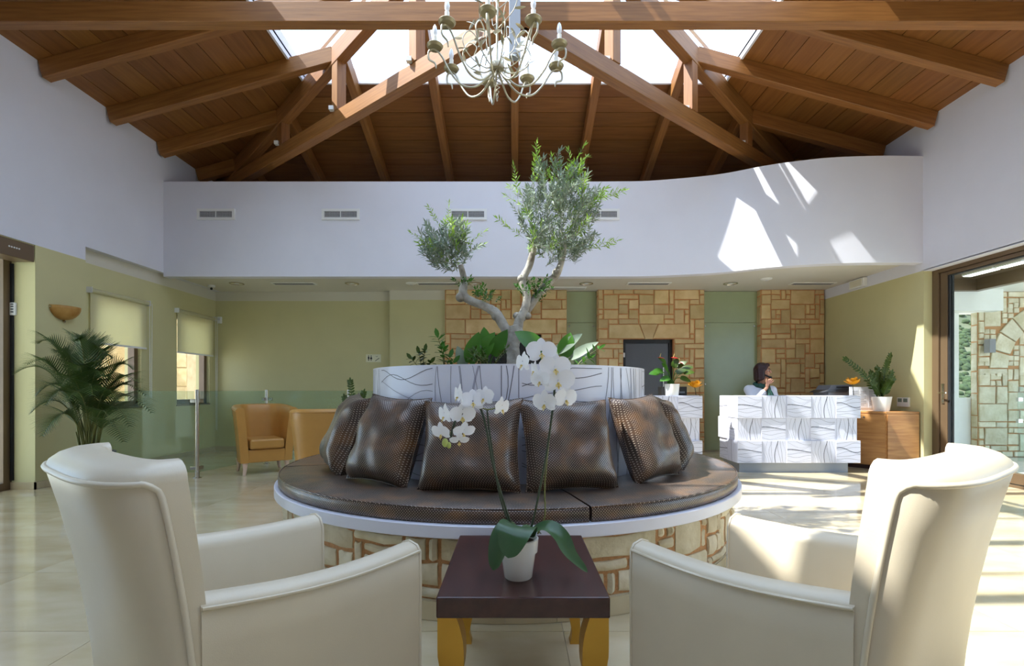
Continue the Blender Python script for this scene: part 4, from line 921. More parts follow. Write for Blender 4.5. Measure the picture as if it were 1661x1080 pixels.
def remesh(o, vox, sm=4):
    r = o.modifiers.new('remesh', 'REMESH'); r.mode = 'VOXEL'; r.voxel_size = vox; r.use_smooth_shade = True
    s = o.modifiers.new('smooth', 'SMOOTH'); s.factor = .5; s.iterations = sm
HC = Q(.03, -.01, 1.385); hM = Matrix.Rotation(R(52), 3, 'Z')      # head turned towards the cabinet
m = MB()
m.ball(HC + Vector((0, 0, .03)), (.074, .094, .093), 16, 12, hM); m.ball(HC + hM @ Vector((0, -.03, -.035)), (.058, .062, .078), 14, 10, hM); m.ball(HC + hM @ Vector((0, -.05, -.095)), (.03, .03, .022), 10, 8, hM)
cap(m, HC + hM @ Vector((0, -.092, .02)), HC + hM @ Vector((0, -.112, -.02)), .010, .014); m.ball(HC + hM @ Vector((0, -.088, -.058)), (.024, .012, .011), 10, 6, hM)
for s in (-1, 1):
    m.ball(HC + hM @ Vector((s * .076, .01, 0)), (.012, .02, .03), 8, 6, hM); m.ball(HC + hM @ Vector((s * .012, -.104, -.024)), .008, 8, 6)
    m.ball(HC + hM @ Vector((s * .036, -.072, -.02)), (.026, .022, .026), 8, 6, hM)
cap(m, Q(.01, .02, 1.14), Q(.02, .0, 1.30), .056, .05)
cap(m, Q(0, .05, .70), Q(0, .03, .92), .135, .11); cap(m, Q(0, .03, .92), Q(0, .02, 1.05), .11, .115)
SHL, SHR = Q(-.17, .03, 1.10), Q(.17, .0, 1.09); EL, WL = Q(-.16, -.10, .90), Q(.015, -.15, 1.13); ER, WR_ = Q(.24, -.02, .88), Q(.14, -.22, .80)
cap(m, Q(-.10, .03, 1.12), SHL, .055, .055); cap(m, Q(.1, .02, 1.11), SHR, .055, .055)
cap(m, SHL, EL, .046, .038); cap(m, EL, WL, .037, .025); cap(m, SHR, ER, .046, .038); cap(m, ER, WR_, .037, .025)
for s in (-1, 1): cap(m, Q(s * .09, .03, .69), Q(s * .11, -.36, .605), .085, .062); cap(m, Q(s * .11, -.36, .605), Q(s * .11, -.31, .11), .058, .036); cap(m, Q(s * .11, -.31, .065), Q(s * .11, -.41, .042), .034, .026)
# raised hand: palm and five fingers wrapped round the handset
PA = Q(.035, -.165, 1.205); m.ball((WL + PA) / 2 + Vector((0, 0, .012)), (.034, .018, .05), 10, 8, Matrix.Rotation(R(18), 3, 'Y'))
for k, (dx, dz, ln) in enumerate(((-.012, .055, .03), (.014, .058, .034), (.036, .048, .034), (.054, .030, .028))):
    k1 = PA + Vector((-.012 + .017 * k, -.006, .012 - .006 * k)); k2 = PA + Vector((dx, -.022, dz - .012)); k3 = k2 + Vector((.016, .008, ln * .55)); cap(m, k1, k2, .0095, .0085, 8); cap(m, k2, k3, .0085, .0075, 8)
cap(m, PA + Vector((-.03, 0, -.015)), PA + Vector((-.04, -.012, .03)), .011, .0095, 8); cap(m, PA + Vector((-.04, -.012, .03)), PA + Vector((-.034, -.012, .06)), .0095, .008, 8)
m.ball(WR_ + Vector((-.02, -.05, -.01)), (.03, .05, .016), 10, 8)
for k in range(4): cap(m, WR_ + Vector((-.045 + .017 * k, -.085, -.008)), WR_ + Vector((-.05 + .018 * k, -.135 + .006 * abs(k - 1), -.02)), .009, .0075, 8)
cap(m, WR_ + Vector((-.045, -.04, -.008)), WR_ + Vector((-.075, -.08, -.014)), .010, .008, 8)
body = m.build('body', 'skin', per, smooth=60); remesh(body, .006)
m = MB()
cap(m, Q(0, .05, .755), Q(0, .03, .92), .168, .137); cap(m, Q(0, .03, .92), Q(0, .02, 1.05), .135, .135); cap(m, Q(-.08, .03, 1.10), SHL, .075, .075); cap(m, Q(.08, .02, 1.09), SHR, .075, .075)
cap(m, SHL, EL, .07, .058); cap(m, EL, EL.lerp(WL, .72), .056, .044); cap(m, SHR, ER, .07, .058); cap(m, ER, ER.lerp(WR_, .72), .056, .042); cap(m, Q(0, .03, 1.10), Q(.01, .02, 1.15), .09, .068)
m.ball(Q(.05, -.06, 1.02), (.09, .07, .09), 12, 8); m.ball(Q(-.06, -.06, 1.02), (.09, .07, .09), 12, 8)
sh = m.build('shirt', 'shirt', per, smooth=60); remesh(sh, .009, 3)
m = MB()
for s in (-1, 1): cap(m, Q(s * .09, .03, .69), Q(s * .11, -.36, .605), .098, .072); cap(m, Q(s * .11, -.36, .605), Q(s * .11, -.31, .14), .068, .052)
cap(m, Q(0, .05, .68), Q(0, .05, .70), .13, .13); tr = m.build('trousers', 'trousers', per, smooth=60); remesh(tr, .012)
for s in (-1, 1): m = MB(); cap(m, Q(s * .11, -.30, .046), Q(s * .11, -.42, .038), .046, .038); m.build('shoe', 'black', per, smooth=60)
m = MB(); g = random.Random(8)   # scarf: wrapped ring and two hanging tails
ring = [Q(.01 + .088 * math.cos(a), .005 + .085 * math.sin(a), 1.175 + .02 * math.sin(a)) for a in [6.283 * k / 20 for k in range(21)]]; m.tube(ring, .034, 10)
m.tube(crom([Q(-.06, -.07, 1.18), Q(.02, -.125, 1.12), Q(.075, -.155, 1.04), Q(.10, -.15, .94), Q(.11, -.13, .84)], 5), .033, 8); m.tube(crom([Q(.06, -.08, 1.18), Q(.06, -.13, 1.10), Q(.05, -.15, .98), Q(.06, -.14, .86)], 5), .03, 8)
sc_ = m.build('scarf', 'scarf', per, smooth=60); remesh(sc_, .008, 2)
m = MB()   # bob haircut: cap of hair with longer back and sides
hp = lambda x, y, z: HC + hM @ Vector((x, y, z))
m.ball(hp(0, .022, .045), (.094, .106, .092), 18, 12, hM); cap(m, hp(.07, .03, .03), hp(.078, .02, -.10), .044, .035); cap(m, hp(-.07, .03, .03), hp(-.08, .02, -.11), .046, .04); cap(m, hp(0, .08, .03), hp(0, .08, -.11), .06, .055); cap(m, hp(.05, .065, .0), hp(.055, .06, -.12), .05, .045); cap(m, hp(-.05, .065, .0), hp(-.055, .06, -.12), .05, .045)
cap(m, hp(-.078, -.012, .02), hp(-.086, -.01, -.105), .034, .034); cap(m, hp(-.03, -.06, .095), hp(-.075, -.045, .03), .03, .024); cap(m, hp(.03, -.06, .095), hp(.072, -.045, .03), .03, .018)
hr = m.build('hair', 'hair', per, smooth=60); remesh(hr, .008, 4)
m = MB()
for s in (-1, 1):
    c = hp(s * .036, -.1, .012); ring = [c + hM @ Vector((.028 * sgp(math.cos(a), .6), .008 * abs(math.cos(a)), .017 * sgp(math.sin(a), .6))) for a in [6.283 * k / 16 for k in range(17)]]; m.tube(ring, .0024, 5)
    m.tube([hp(s * .064, -.092, .016), hp(s * .078, .0, .012)], .002, 5)
m.tube([hp(-.01, -.104, .014), hp(.01, -.104, .014)], .003, 5); m.build('glasses', 'black', per)
for s in (-1, 1): MB().ball(hp(s * .034, -.082, .01), (.012, .012, .009), 8, 6).build('eye', 'ceramic', per, smooth=60); 
for s in (-1, 1): MB().ball(hp(s * .034, -.0925, .01), (.0055, .004, .0055), 8, 6).build('iris', 'black', per, smooth=60); MB().tube([hp(s * .018, -.09, .035), hp(s * .036, -.092, .040), hp(s * .054, -.078, .035)], .003, 5).build('eyebrow', 'hair', per)
phn = thing('telephone_handset', 'black telephone handset held to the receptionist\'s mouth', 'telephone', tuple(PA))
a, b = hp(-.088, .0, -.04), hp(-.05, -.115, -.10)
m = MB(); cap(m, a, b, .014, .014, 10); m.ball(a, .023, 10, 8); m.ball(b, .022, 10, 8); ph = m.build('handset', 'black', phn, smooth=60); remesh(ph, .005, 2)
MB().tube(crom([b, Q(.03, -.2, 1.1), Q(.06, -.23, .95), Q(.10, -.25, .76)], 6), .004, 6).build('cord', 'black', phn)

# ------------------------------------------------------------------ palm
PL = Vector((-4.58, 5.30, 0))
pm = thing('areca_palm', 'feathery areca palm in a pot beside the wall sconce and window', 'plant', tuple(PL))
MB().lathe([(0, 0), (.17, 0), (.22, .40), (.235, .40), (.235, .43), (.21, .43), (.205, .40), (0, .39)], 32, tuple(PL)).build('pot', 'printer_dark', pm, smooth=40)
MB().lathe([(0, .395), (.205, .395)], 24, tuple(PL)).build('soil', 'soil', pm)
g = random.Random(3)
def frond(tipx, tipy, tipY, rise, seed):
    g = random.Random(seed); b = PL + Vector((g.uniform(-.06, .06), g.uniform(-.06, .06), .39)); e = P(tipx, tipy, tipY)
    c = b.lerp(e, .38); c.z = max(b.z + .35, e.z + rise + .10); n = 42
    pts = [b * (1 - t) ** 2 + c * 2 * t * (1 - t) + e * t * t for t in [i / n for i in range(n + 1)]]
    f = MB().tube(pts[::3], [.007 - .005 * i / 14 for i in range(15)], 5).build('frond', 'palm_stem', pm, smooth=60); lv = MB()
    for i in range(n + 1):
        q = i / n
        if q < .30: continue
        d = (pts[min(i + 1, n)] - pts[max(i - 1, 0)]).normalized(); sd = d.cross(Vector((0, 0, 1))); sd = sd.normalized() if sd.length > .05 else Vector((1, 0, 0)); L_ = (.24 * math.sin(math.pi * min(1, (q - .25) / .75 * .82 + .16)) + .03) * g.uniform(.85, 1.1); up = sd.cross(d)
        for s in (-1, 1): lv.leaf(pts[i], sd * s * .8 + d * .75 + up * .35, up, L_, .015, .22, .25, 4, lambda t: 1 - t * .9)
    lv.build('leaflets', 'palm_green', f)
for k, a in enumerate(((62, 556, 5.2, .12), (24, 606, 5.0, .25), (125, 552, 5.1, .05), (150, 560, 5.4, .05), (215, 598, 5.3, .18), (245, 668, 5.1, .4), (210, 690, 4.9, .4), (75, 655, 4.9, .35), (70, 705, 4.8, .4), (60, 640, 5.0, .3), (180, 580, 5.5, .1), (105, 580, 5.55, .08), (190, 650, 5.0, .3), (150, 640, 4.8, .3), (100, 625, 4.75, .25), (165, 610, 5.0, .2), (235, 640, 5.2, .3), (125, 600, 4.8, .15), (200, 715, 4.9, .35), (45, 590, 5.25, .15), (140, 556, 5.2, .02), (95, 570, 5.3, .05), (170, 570, 5.2, .08), (225, 620, 5.0, .2), (110, 650, 4.7, .25), (50, 670, 4.95, .3), (180, 690, 4.75, .3))): frond(*a, 50 + k)
for k in range(9):
    a = g.uniform(0, 6.28); r = g.uniform(0, .09); b = PL + Vector((r * math.cos(a), r * math.sin(a), .39)); MB().tube([b, b + Vector((r * math.cos(a) * .8, r * math.sin(a) * .8, g.uniform(.25, .45)))], [.011, .006], 6).build('cane', 'palm_stem', pm, smooth=60)

# ------------------------------------------------------------------ glass railing
posts = [Vector((-3.96, 6.15, 0)), Vector((-3.70, 7.35, 0)), Vector((-2.48, 7.35, 0)), Vector((-1.26, 7.35, 0))]; w0 = Vector((-5.385, 6.20, 0))
rl = thing('glass_railing', 'green tinted glass railing on steel posts between the palm and tan chairs', 'railing', tuple(posts[0]))
for p in posts:
    ps = MB().tube([(p.x, p.y, 0), (p.x, p.y, 1.09)], .021, 14).build('post', 'steel', rl, smooth=40); MB().lathe([(.05, 0), (.05, .006), (.026, .012), (.026, .08), (.021, .085)], 20, tuple(p)).build('base_flange', 'steel', ps, smooth=40); MB().lathe([(.022, 1.09), (.022, 1.10), (.0, 1.104)], 14, tuple(p)).build('cap', 'steel', ps, smooth=40)
for a, b in zip([w0] + posts[:-1], posts):
    d = (b - a).normalized(); n_ = Vector((-d.y, d.x, 0)); q0, q1 = a + d * (.04 if a is not w0 else 0), b - d * .04
    MB().prism([q0 - n_ * .005 + Vector((0, 0, .07)), q1 - n_ * .005 + Vector((0, 0, .07)), q1 - n_ * .005 + Vector((0, 0, 1.085)), q0 - n_ * .005 + Vector((0, 0, 1.085))], n_ * .01).build('glass_pane', 'fence_glass', rl)
    for z in (.12, .96):
        for e, s in ((q0, 1), (q1, -1)):
            if e is q0 and a is w0: continue
            c = e + d * s * .01; MB().obox(frame(c + Vector((0, 0, z)), d, (0, 0, 1)), .035, .014, .022).build('clamp', 'steel', rl, bevel=.003)

# ------------------------------------------------------------------ wall and soffit fittings
for px in (351, 553, 759, 974):
    c = P(px, 348, 7.44); t = thing('air_grille', {351: 'white air grille on the bulkhead closest to the palm side wall', 553: 'white air grille on the bulkhead between the corner one and the olive tree', 759: 'white air grille on the bulkhead above the small olive crown', 974: 'white air grille on the bulkhead half hidden by the large olive crown'}[px], 'air vent', tuple(c), group='bulkhead air grilles')
    hw, hh = .285, .082
    MB().box(c.x - hw + .04, c.x + hw - .04, 7.434, 7.439, c.z - hh + .03, c.z + hh - .03).build('duct', 'duct_dark', t)
    m = MB(); m.box(c.x - hw, c.x + hw, 7.42, 7.44, c.z + hh - .035, c.z + hh); m.box(c.x - hw, c.x + hw, 7.42, 7.44, c.z - hh, c.z - hh + .035); m.box(c.x - hw, c.x - hw + .04, 7.42, 7.44, c.z - hh + .035, c.z + hh - .035); m.box(c.x + hw - .04, c.x + hw, 7.42, 7.44, c.z - hh + .035, c.z + hh - .035); m.box(c.x - .006, c.x + .006, 7.421, 7.434, c.z - hh + .03, c.z + hh - .03); m.build('frame', 'white_plastic', t)
    for k in range(7): z = c.z - hh + .042 + k * .0155; MB().box(c.x - hw + .04, c.x + hw - .04, 7.424, 7.433, z - .0018, z + .0018).build('slat', 'grille', t)
    m = MB()
    for k in range(22): x = c.x - hw + .05 + k * .0219; m.box(x - .0014, x + .0014, 7.428, 7.434, c.z - hh + .035, c.z + hh - .035)
    tag(m.build('vertical_slats', 'grille', t), kind='stuff')
def yS(py): return (ZS - H) * F / (CY - py)
def downlight(px, py, r, label, group, name='downlight', ring='steel'):
    Y = yS(py); x = P(px, py, Y).x; t = thing(name, label, 'ceiling light', (x, Y, ZS), group=group)
    MB().lathe([(r, ZS), (r, ZS - .008), (r * .86, ZS - .012), (r * .82, ZS - .002)], 28, (x, Y, 0)).build('trim_ring', ring, t, smooth=40); MB().lathe([(0, ZS - .003), (r * .82, ZS - .003)], 24, (x, Y, 0)).build('lens', 'lens', t)
    if r > .08: MB().ball((x, Y, ZS - .004), (r * .35, r * .35, .008), 12, 6).build('lamp', 'bulb', t, smooth=60)
for px, l in ((384, 'round recessed downlight in the soffit over the palm side corner'), (571, 'round recessed downlight in the soffit over the plain green wall'), (770, 'round recessed downlight in the soffit behind the small olive crown'), (951, 'round recessed downlight in the soffit over the planter plants'), (1185, 'round recessed downlight in the soffit over the gap between the desks')): downlight(px, 459.5, .115, l, 'large recessed downlights')
for (px, py), q_ in zip(((1086, 447.6), (1155, 443.5), (1225, 437), (1296, 430), (1372, 427), (1443, 426.5)), ('sixth', 'fifth', 'fourth', 'third', 'second', 'first')): downlight(px, py, .045, 'tiny spotlight along the curved soffit edge, %s from the glass door wall' % q_, 'spotlights along the curved edge', 'spotlight', 'grey_steel')
for px, l in ((1170, 'tiny spotlight over the wide frosted glass panel, closer to the stone doorway'), (1203, 'tiny spotlight over the wide frosted glass panel, beside the end stone pier')): downlight(px, 475.6, .04, l, 'spotlights over the glass panel', 'spotlight', 'grey_steel')
for px, l in ((477, 'slot air diffuser in the soffit over the plain green wall'), (711, 'slot air diffuser in the soffit beside the small olive crown'), (1052, 'slot air diffuser in the soffit over the stone doorway'), (1318, 'slot air diffuser in the soffit over the end stone pier')):
    Y = yS(459.5); x = P(px, 459.5, Y).x; t = thing('slot_diffuser', l, 'air vent', (x, Y, ZS), group='soffit slot diffusers')
    m = MB(); m.box(x - .36, x + .36, Y - .08, Y - .055, ZS - .012, ZS); m.box(x - .36, x + .36, Y + .055, Y + .08, ZS - .012, ZS); m.box(x - .36, x - .33, Y - .055, Y + .055, ZS - .012, ZS); m.box(x + .33, x + .36, Y - .055, Y + .055, ZS - .012, ZS); m.build('frame', 'white_plastic', t)
    MB().box(x - .33, x + .33, Y - .055, Y + .055, ZS - .012, ZS).build('duct', 'vent_grey', t)
    for k in range(3): MB().box(x - .33, x + .33, Y - .035 + .035 * k - .004, Y - .035 + .035 * k + .004, ZS - .0145, ZS - .012).build('slat', 'printer_grey', t)
Y = yS(467); x = P(915, 467, Y).x; t = thing('access_panel', 'flat white panel in the soffit above the planter plants', 'panel', (x, Y, ZS)); MB().box(x - .38, x + .38, Y - .1, Y + .1, ZS - .012, ZS).build('panel', 'white_plastic', t, bevel=.003); MB().box(x - .36, x + .36, Y - .08, Y + .08, ZS - .015, ZS - .012).build('inset', 'grille', t)
for px, py, l in ((667, 459, 'white smoke detector in the soffit over the restroom sign'), (1243, 452, 'white smoke detector in the soffit over the receptionist')):
    Y = yS(py); x = P(px, py, Y).x; t = thing('smoke_detector', l, 'smoke detector', (x, Y, ZS), group='soffit smoke detectors'); MB().lathe([(0, ZS - .03), (.04, ZS - .028), (.085, ZS - .012), (.09, ZS)], 24, (x, Y, 0)).build('housing', 'white_plastic', t, smooth=40); MB().lathe([(0, ZS - .034), (.02, ZS - .033), (.022, ZS - .028)], 12, (x, Y, 0)).build('sensor', 'grille', t)
# camera, alarm sensor, emergency light, thermostat, sign, sconce
c = P(343, 469, 8.35); c.z = ZS; t = thing('security_camera', 'small white dome camera under the soffit near the corner', 'camera', tuple(c)); MB().lathe([(.055, ZS), (.055, ZS - .03), (.03, ZS - .04), (.03, ZS - .06), (0, ZS - .065)], 20, (c.x, c.y, 0)).build('housing', 'white_plastic', t, smooth=40); MB().tube([(c.x, c.y, ZS - .05), (c.x + .03, c.y - .05, ZS - .07)], .02, 10).build('lens', 'black', t)
c = P(356, 519, 8.87); t = thing('alarm_sensor', 'small white alarm sensor on the green wall in the corner', 'sensor', (c.x, YB, c.z)); MB().box(c.x - .035, c.x + .035, YB - .05, YB, c.z - .06, c.z + .06).build('case', 'white_plastic', t, bevel=.012, seg=3); MB().box(c.x - .02, c.x + .02, YB - .052, YB - .049, c.z - .01, c.z + .03).build('lens', 'grille', t)
c = P(1395, 460, 7.84); t = thing('emergency_light', 'white emergency light box high on the green wall above the cabinet', 'light', (XR, c.y, c.z)); MB().box(XR - .07, XR, c.y - .17, c.y + .17, c.z - .07, c.z + .07).build('case', 'white_plastic', t, bevel=.01); MB().box(XR - .075, XR - .069, c.y - .13, c.y + .13, c.z - .05, c.z + .05).build('diffuser', 'lens', t)
c = P(1466, 652, 6.95); t = thing('thermostat', 'white wall controller with two grey displays above the oak cabinet', 'thermostat', (XR, c.y, c.z)); m = MB().box(XR - .025, XR, c.y - .105, c.y + .105, c.z - .065, c.z + .065).build('case', 'white_plastic', t, bevel=.004)
for dy in (-.05, .05): MB().box(XR - .028, XR - .0245, c.y + dy - .035, c.y + dy + .035, c.z, c.z + .05).build('display', 'lcd', t)
c = P(606, 581, YB); t = thing('restroom_sign', 'small cream sign with restroom figures and stairs on the green wall', 'sign', (c.x, YB, c.z)); MB().box(c.x - .135, c.x + .135, YB - .012, YB, c.z - .07, c.z + .07).build('plate', 'render_cream', t, bevel=.002)
ys_ = YB - .0135; m = MB()
for fx, dress in ((-.085, 0), (-.04, 1)):
    m.tube([(c.x + fx, ys_, c.z + .04), (c.x + fx, ys_ - .001, c.z + .04)], .010, 10)
    if dress: m.prism([(c.x + fx - .008, ys_, c.z + .025), (c.x + fx + .008, ys_, c.z + .025), (c.x + fx + .022, ys_, c.z - .015), (c.x + fx - .022, ys_, c.z - .015)], (0, .001, 0)); m.box(c.x + fx - .01, c.x + fx - .003, ys_, ys_ + .001, c.z - .045, c.z - .015); m.box(c.x + fx + .003, c.x + fx + .01, ys_, ys_ + .001, c.z - .045, c.z - .015)
    else: m.box(c.x + fx - .014, c.x + fx + .014, ys_, ys_ + .001, c.z - .01, c.z + .026); m.box(c.x + fx - .010, c.x + fx - .002, ys_, ys_ + .001, c.z - .045, c.z - .01); m.box(c.x + fx + .002, c.x + fx + .010, ys_, ys_ + .001, c.z - .045, c.z - .01)
m.build('figures', 'black', t, kind='stuff')
m = MB(); m.prism([(c.x + .025, ys_, c.z - .05), (c.x + .04, ys_, c.z - .05), (c.x + .105, ys_, c.z - .005), (c.x + .105, ys_, c.z + .008)], (0, .001, 0)); m.prism([(c.x + .035, ys_, c.z + .045), (c.x + .06, ys_, c.z + .03), (c.x + .085, ys_, c.z + .045), (c.x + .06, ys_, c.z + .022)], (0, .001, 0)); m.build('stairs_symbol', 'black', t, kind='stuff')
sy = 5.78; sz = 1.1 + (CY - 508) * sy / F; t = thing('wall_sconce', 'half bowl amber glass wall sconce above the palm', 'lamp', (XL, sy, sz))
rows = []
for i in range(17):
    a = math.pi * i / 16; rows.append([(XL + .004 + .15 * math.sin(a) * math.cos(q), sy - .17 * math.cos(a) * math.cos(q), sz + .075 - .15 * math.sin(q)) for q in [math.pi / 2 * k / 8 for k in range(9)]])
m = MB().grid(rows); sh = m.build('glass_bowl', 'alabaster', t, smooth=60); sol = sh.modifiers.new('solid', 'SOLIDIFY'); sol.thickness = .006
MB().box(XL, XL + .012, sy - .06, sy + .06, sz - .03, sz + .05).build('backplate', 'steel', t); MB().tube([(XL + .01, sy, sz - .085), (XL + .03, sy, sz - .10)], .012, 8).build('knob', 'steel', t, smooth=40)
for s in (-1,): MB().tube([(XL, sy + s * .165, sz + .055), (XL + .03, sy + s * .165, sz + .055)], .014, 8).build('knob', 'steel', t, smooth=40)

# ------------------------------------------------------------------ chandelier
HX, HY = -.134, 3.72; HZ = P(806, 112, 3.7).z
ch = thing('chandelier', 'wrought silver chandelier with curling leafy arms and candle bulbs', 'chandelier', (HX, HY, HZ))
MB().tube([(HX, HY, HZ), (HX, HY, ZR - .25)], .009, 8).build('stem', 'silver_iron', ch, smooth=60)
MB().lathe([(.02, 0), (.05, .005), (.056, .03), (.05, .05), (.02, .062)], 20, (HX, HY, HZ)).build('hub', 'silver_iron', ch, smooth=50); MB().lathe([(.055, 0), (.06, -.04), (.02, -.06)], 20, (HX, HY, ZR - .21)).build('ceiling_rose', 'silver_iron', ch, smooth=50)
g = random.Random(17)
def sleaf(mb, p, d, ln, wd): mb.leaf(p, d, (g.uniform(-1, 1), g.uniform(-1, 1), .5), ln, wd, .25 * g.choice((-1, 1)), .2, 5)
for k, (ax_, ay_) in enumerate(((-.05, -.35), (.264, -.27), (.467, -.03), (.465, .22), (.237, .377), (-.08, .43), (-.376, .25), (-.467, -.01), (-.342, -.25))):
    a = math.atan2(ax_, -ay_); kr = math.hypot(ax_, ay_) / .475; rd = Vector((math.sin(a), -math.cos(a), 0)) * kr; A = lambda r, z: Vector((HX, HY, HZ)) + rd * r + Vector((0, 0, z))
    ro = .475; arm = MB().tube(crom([A(.02, .01), A(.06, -.04), A(.16, -.12), A(.27, -.11), A(.36, -.01), A(.42, .10), A(ro, .155), A(ro + .045, .14), A(ro + .045, .08), A(ro + .0, .05), A(ro - .01, .01)], 6), [.0075] * 55 + [.007, .0065, .006, .0055, .005, .004], 7).build('arm', 'silver_iron', ch, smooth=60)
    MB().lathe([(0, .158), (.05, .162), (.062, .18), (.06, .184), (.02, .176), (0, .176)], 20, tuple(A(ro, 0))).build('drip_cup', 'bronze_cup', arm, smooth=50)
    MB().lathe([(.017, .176), (.017, .25), (0, .252)], 14, tuple(A(ro, 0))).build('candle_sleeve', 'candle', arm, smooth=40)
    MB().lathe([(.009, .25), (.018, .275), (.019, .295), (.013, .325), (0, .345)], 14, tuple(A(ro, 0))).build('bulb', 'bulb', arm, smooth=60)
    # inner scroll with leaves
    a2 = a + R(22); r2 = Vector((math.sin(a2), -math.cos(a2), 0)); B = lambda r, z: Vector((HX, HY, HZ)) + r2 * r + Vector((0, 0, z))
    sp_ = MB().tube(crom([B(.02, .03), B(.10, .0), B(.22, .06), B(.27, .16), B(.22, .24), B(.16, .2), B(.18, .14)], 6), .0045, 6).build('scroll', 'silver_iron', ch, smooth=60)
    lv = MB(); 
    for r, z in ((.24, .1), (.27, .17), (.22, .25), (.15, .2), (.2, .05)): sleaf(lv, B(r, z), r2 * g.uniform(-.6, 1) + Vector((g.uniform(-.8, .8), g.uniform(-.8, .8), g.uniform(.1, 1))), g.uniform(.07, .11), .024)
    lv.build('scroll_leaves', 'silver_iron', sp_, smooth=60)
for k in range(16):   # leafy sprays climbing the stem
    a = k * 2.4; z0 = .06 + .05 * k; rd = Vector((math.cos(a), math.sin(a), 0)); b = Vector((HX, HY, HZ + z0)); e = b + rd * g.uniform(.10, .2) + Vector((0, 0, g.uniform(.15, .32)))
    s = MB().tube(crom([b, b.lerp(e, .5) + rd * .05, e], 5), .0032, 5).build('spray', 'silver_iron', ch, smooth=60); lv = MB(); sleaf(lv, e, rd + Vector((0, 0, .6)), .09, .024); sleaf(lv, b.lerp(e, .6) + rd * .04, rd + Vector((.5, .3, -.2)), .08, .022); lv.build('spray_leaves', 'silver_iron', s, smooth=60)
# hanging twist below the hub
s = MB()
for k in range(3): s.tube([Vector((HX, HY, HZ)) + Vector((.035 * math.sin(q * 3 + k * 2.1) * (1 - q / 4.2), .035 * math.cos(q * 3 + k * 2.1) * (1 - q / 4.2), -.03 - .05 * q)) for q in [i * .25 for i in range(17)]], .004, 5)
s.build('finial_twist', 'silver_iron', ch, smooth=60)

# ------------------------------------------------------------------ outdoors, door side
gr = struct('ground', MB().box(-40, 60, -30, 70, -.5, -.13), 'paving')
pv = struct('floor_terrace', MB().box(5.78, 14, -6, 9.2, -.13, -.01), 'paving')
for i in range(8):
    for j in range(14): placed('tile', MB().box(.002, .998, .002, .998, -.02, 0), 'paving', Matrix.Translation((5.79 + i, -4.8 + j, -.004)), pv)
YA = 8.05
wo = thing('wall_terrace', kind='structure')
x0 = P(1586, 0, YA).x; W_ = 3.6; H_ = 2.70
MB().box(x0, x0 + W_, YA, YA + .12, 0, H_).build('mortar_bed', 'mortar_sand', wo)
ac, az, r0, r1 = 1.25, 1.45, .78, 1.08
M = Matrix.Translation((x0, YA, 0))
kept = []
for r in stone_rects(W_, H_, .095, 31, []):
    c_, d_ = (r[0] + r[1]) / 2 - ac, (r[2] + r[3]) / 2 - az; q = math.hypot(c_, d_)
    if d_ > -.05 and r0 - .06 < q < r1 + .06: continue
    kept.append(r); stone_poly(rect(*r), 0, M, wo, m='stone_pale')
for k in range(31):
    for i in range(38):
        u, v = (i + .5) * W_ / 38, (k + .5) * H_ / 31; q = math.hypot(u - ac, v - az)
        if any(a < u < b and c_ < v < d_ for a, b, c_, d_ in kept) or (v > az and r0 - .03 < q < r1 + .03): continue
        stone_poly(rect(i * W_ / 38, (i + 1) * W_ / 38, k * H_ / 31, (k + 1) * H_ / 31, .006), 0, M, wo, m='stone_pale')
z = 0; M2 = frame((x0, YA + .12, 0), (0, -1, 0), (0, 0, 1))
while z < H_ - .1:
    hh = min(rnd.choice([.2, .28, .36]), H_ - z); stone_poly(rect(0, .12, z, z + hh), 0, M2, wo, m='stone_pale', depth=.008); z += hh
for k in range(11):
    a0, a1 = math.pi * k / 11 + .012, math.pi * (k + 1) / 11 - .012
    stone_poly([(ac + r0 * math.cos(a0), az + r0 * math.sin(a0)), (ac + r1 * math.cos(a0), az + r1 * math.sin(a0)), (ac + r1 * math.cos(a1), az + r1 * math.sin(a1)), (ac + r0 * math.cos(a1), az + r0 * math.sin(a1))], 0, M, wo, m='stone_pale', depth=.03)
xw0 = P(1551, 0, 8.2).x
m = MB(); m.box(xw0 - .3, x0 + .01, 8.17, 8.25, 0, .967); m.build('parapet', 'render_white', wo); MB().box(xw0 - .5, xw0 - .0, 8.15, 8.27, 0, 3.0).build('white_column', 'render_white', wo)
MB().box(xw0 - .4, x0 + .22, 7.85, 8.27, 2.36, 2.78).build('white_beam', 'render_white', wo)
pg = thing('ceiling_porch', kind='structure')
MB().box(5.8, 7.25, 2.5, 7.75, 2.84, 2.94).build('panel', 'brown_metal', pg)
MB().box(5.8, 7.37, 7.75, 7.85, 2.66, 2.94).build('beam', 'brown_metal', pg); MB().box(7.25, 7.37, 2.5, 7.75, 2.66, 2.94).build('beam', 'brown_metal', pg)
MB().box(7.37, 11, 2.5, 8.3, 2.70, 2.94).build('white_panel', 'render_white', pg)
for a, b, l in ((6.58, 6.94, 'lit white strip light under the brown porch ceiling, farther from the stone arch wall'), (6.99, 7.46, 'lit white strip light under the brown porch ceiling, closer to the stone arch wall')):
    sl = thing('strip_light', l, 'light', (6.83, (a + b) / 2, 2.82), group='porch strip lights'); MB().box(6.76, 6.90, a, b, 2.815, 2.84).build('housing', 'white_plastic', sl); MB().box(6.77, 6.89, a + .01, b - .01, 2.805, 2.815).build('tube', 'strip_light', sl)
c = P(1597, 562, YA); t = thing('wall_lamp', 'grey box wall lamp on the stone arch wall outside', 'lamp', (c.x, YA - .02, c.z)); MB().box(c.x - .07, c.x + .03, YA - .16, YA - .06, c.z - .11, c.z + .11).build('shade', 'lamp_grey', t, bevel=.004); MB().box(c.x - .03, c.x + .02, YA - .06, YA - .0, c.z - .04, c.z + .04).build('bracket', 'lamp_grey', t)
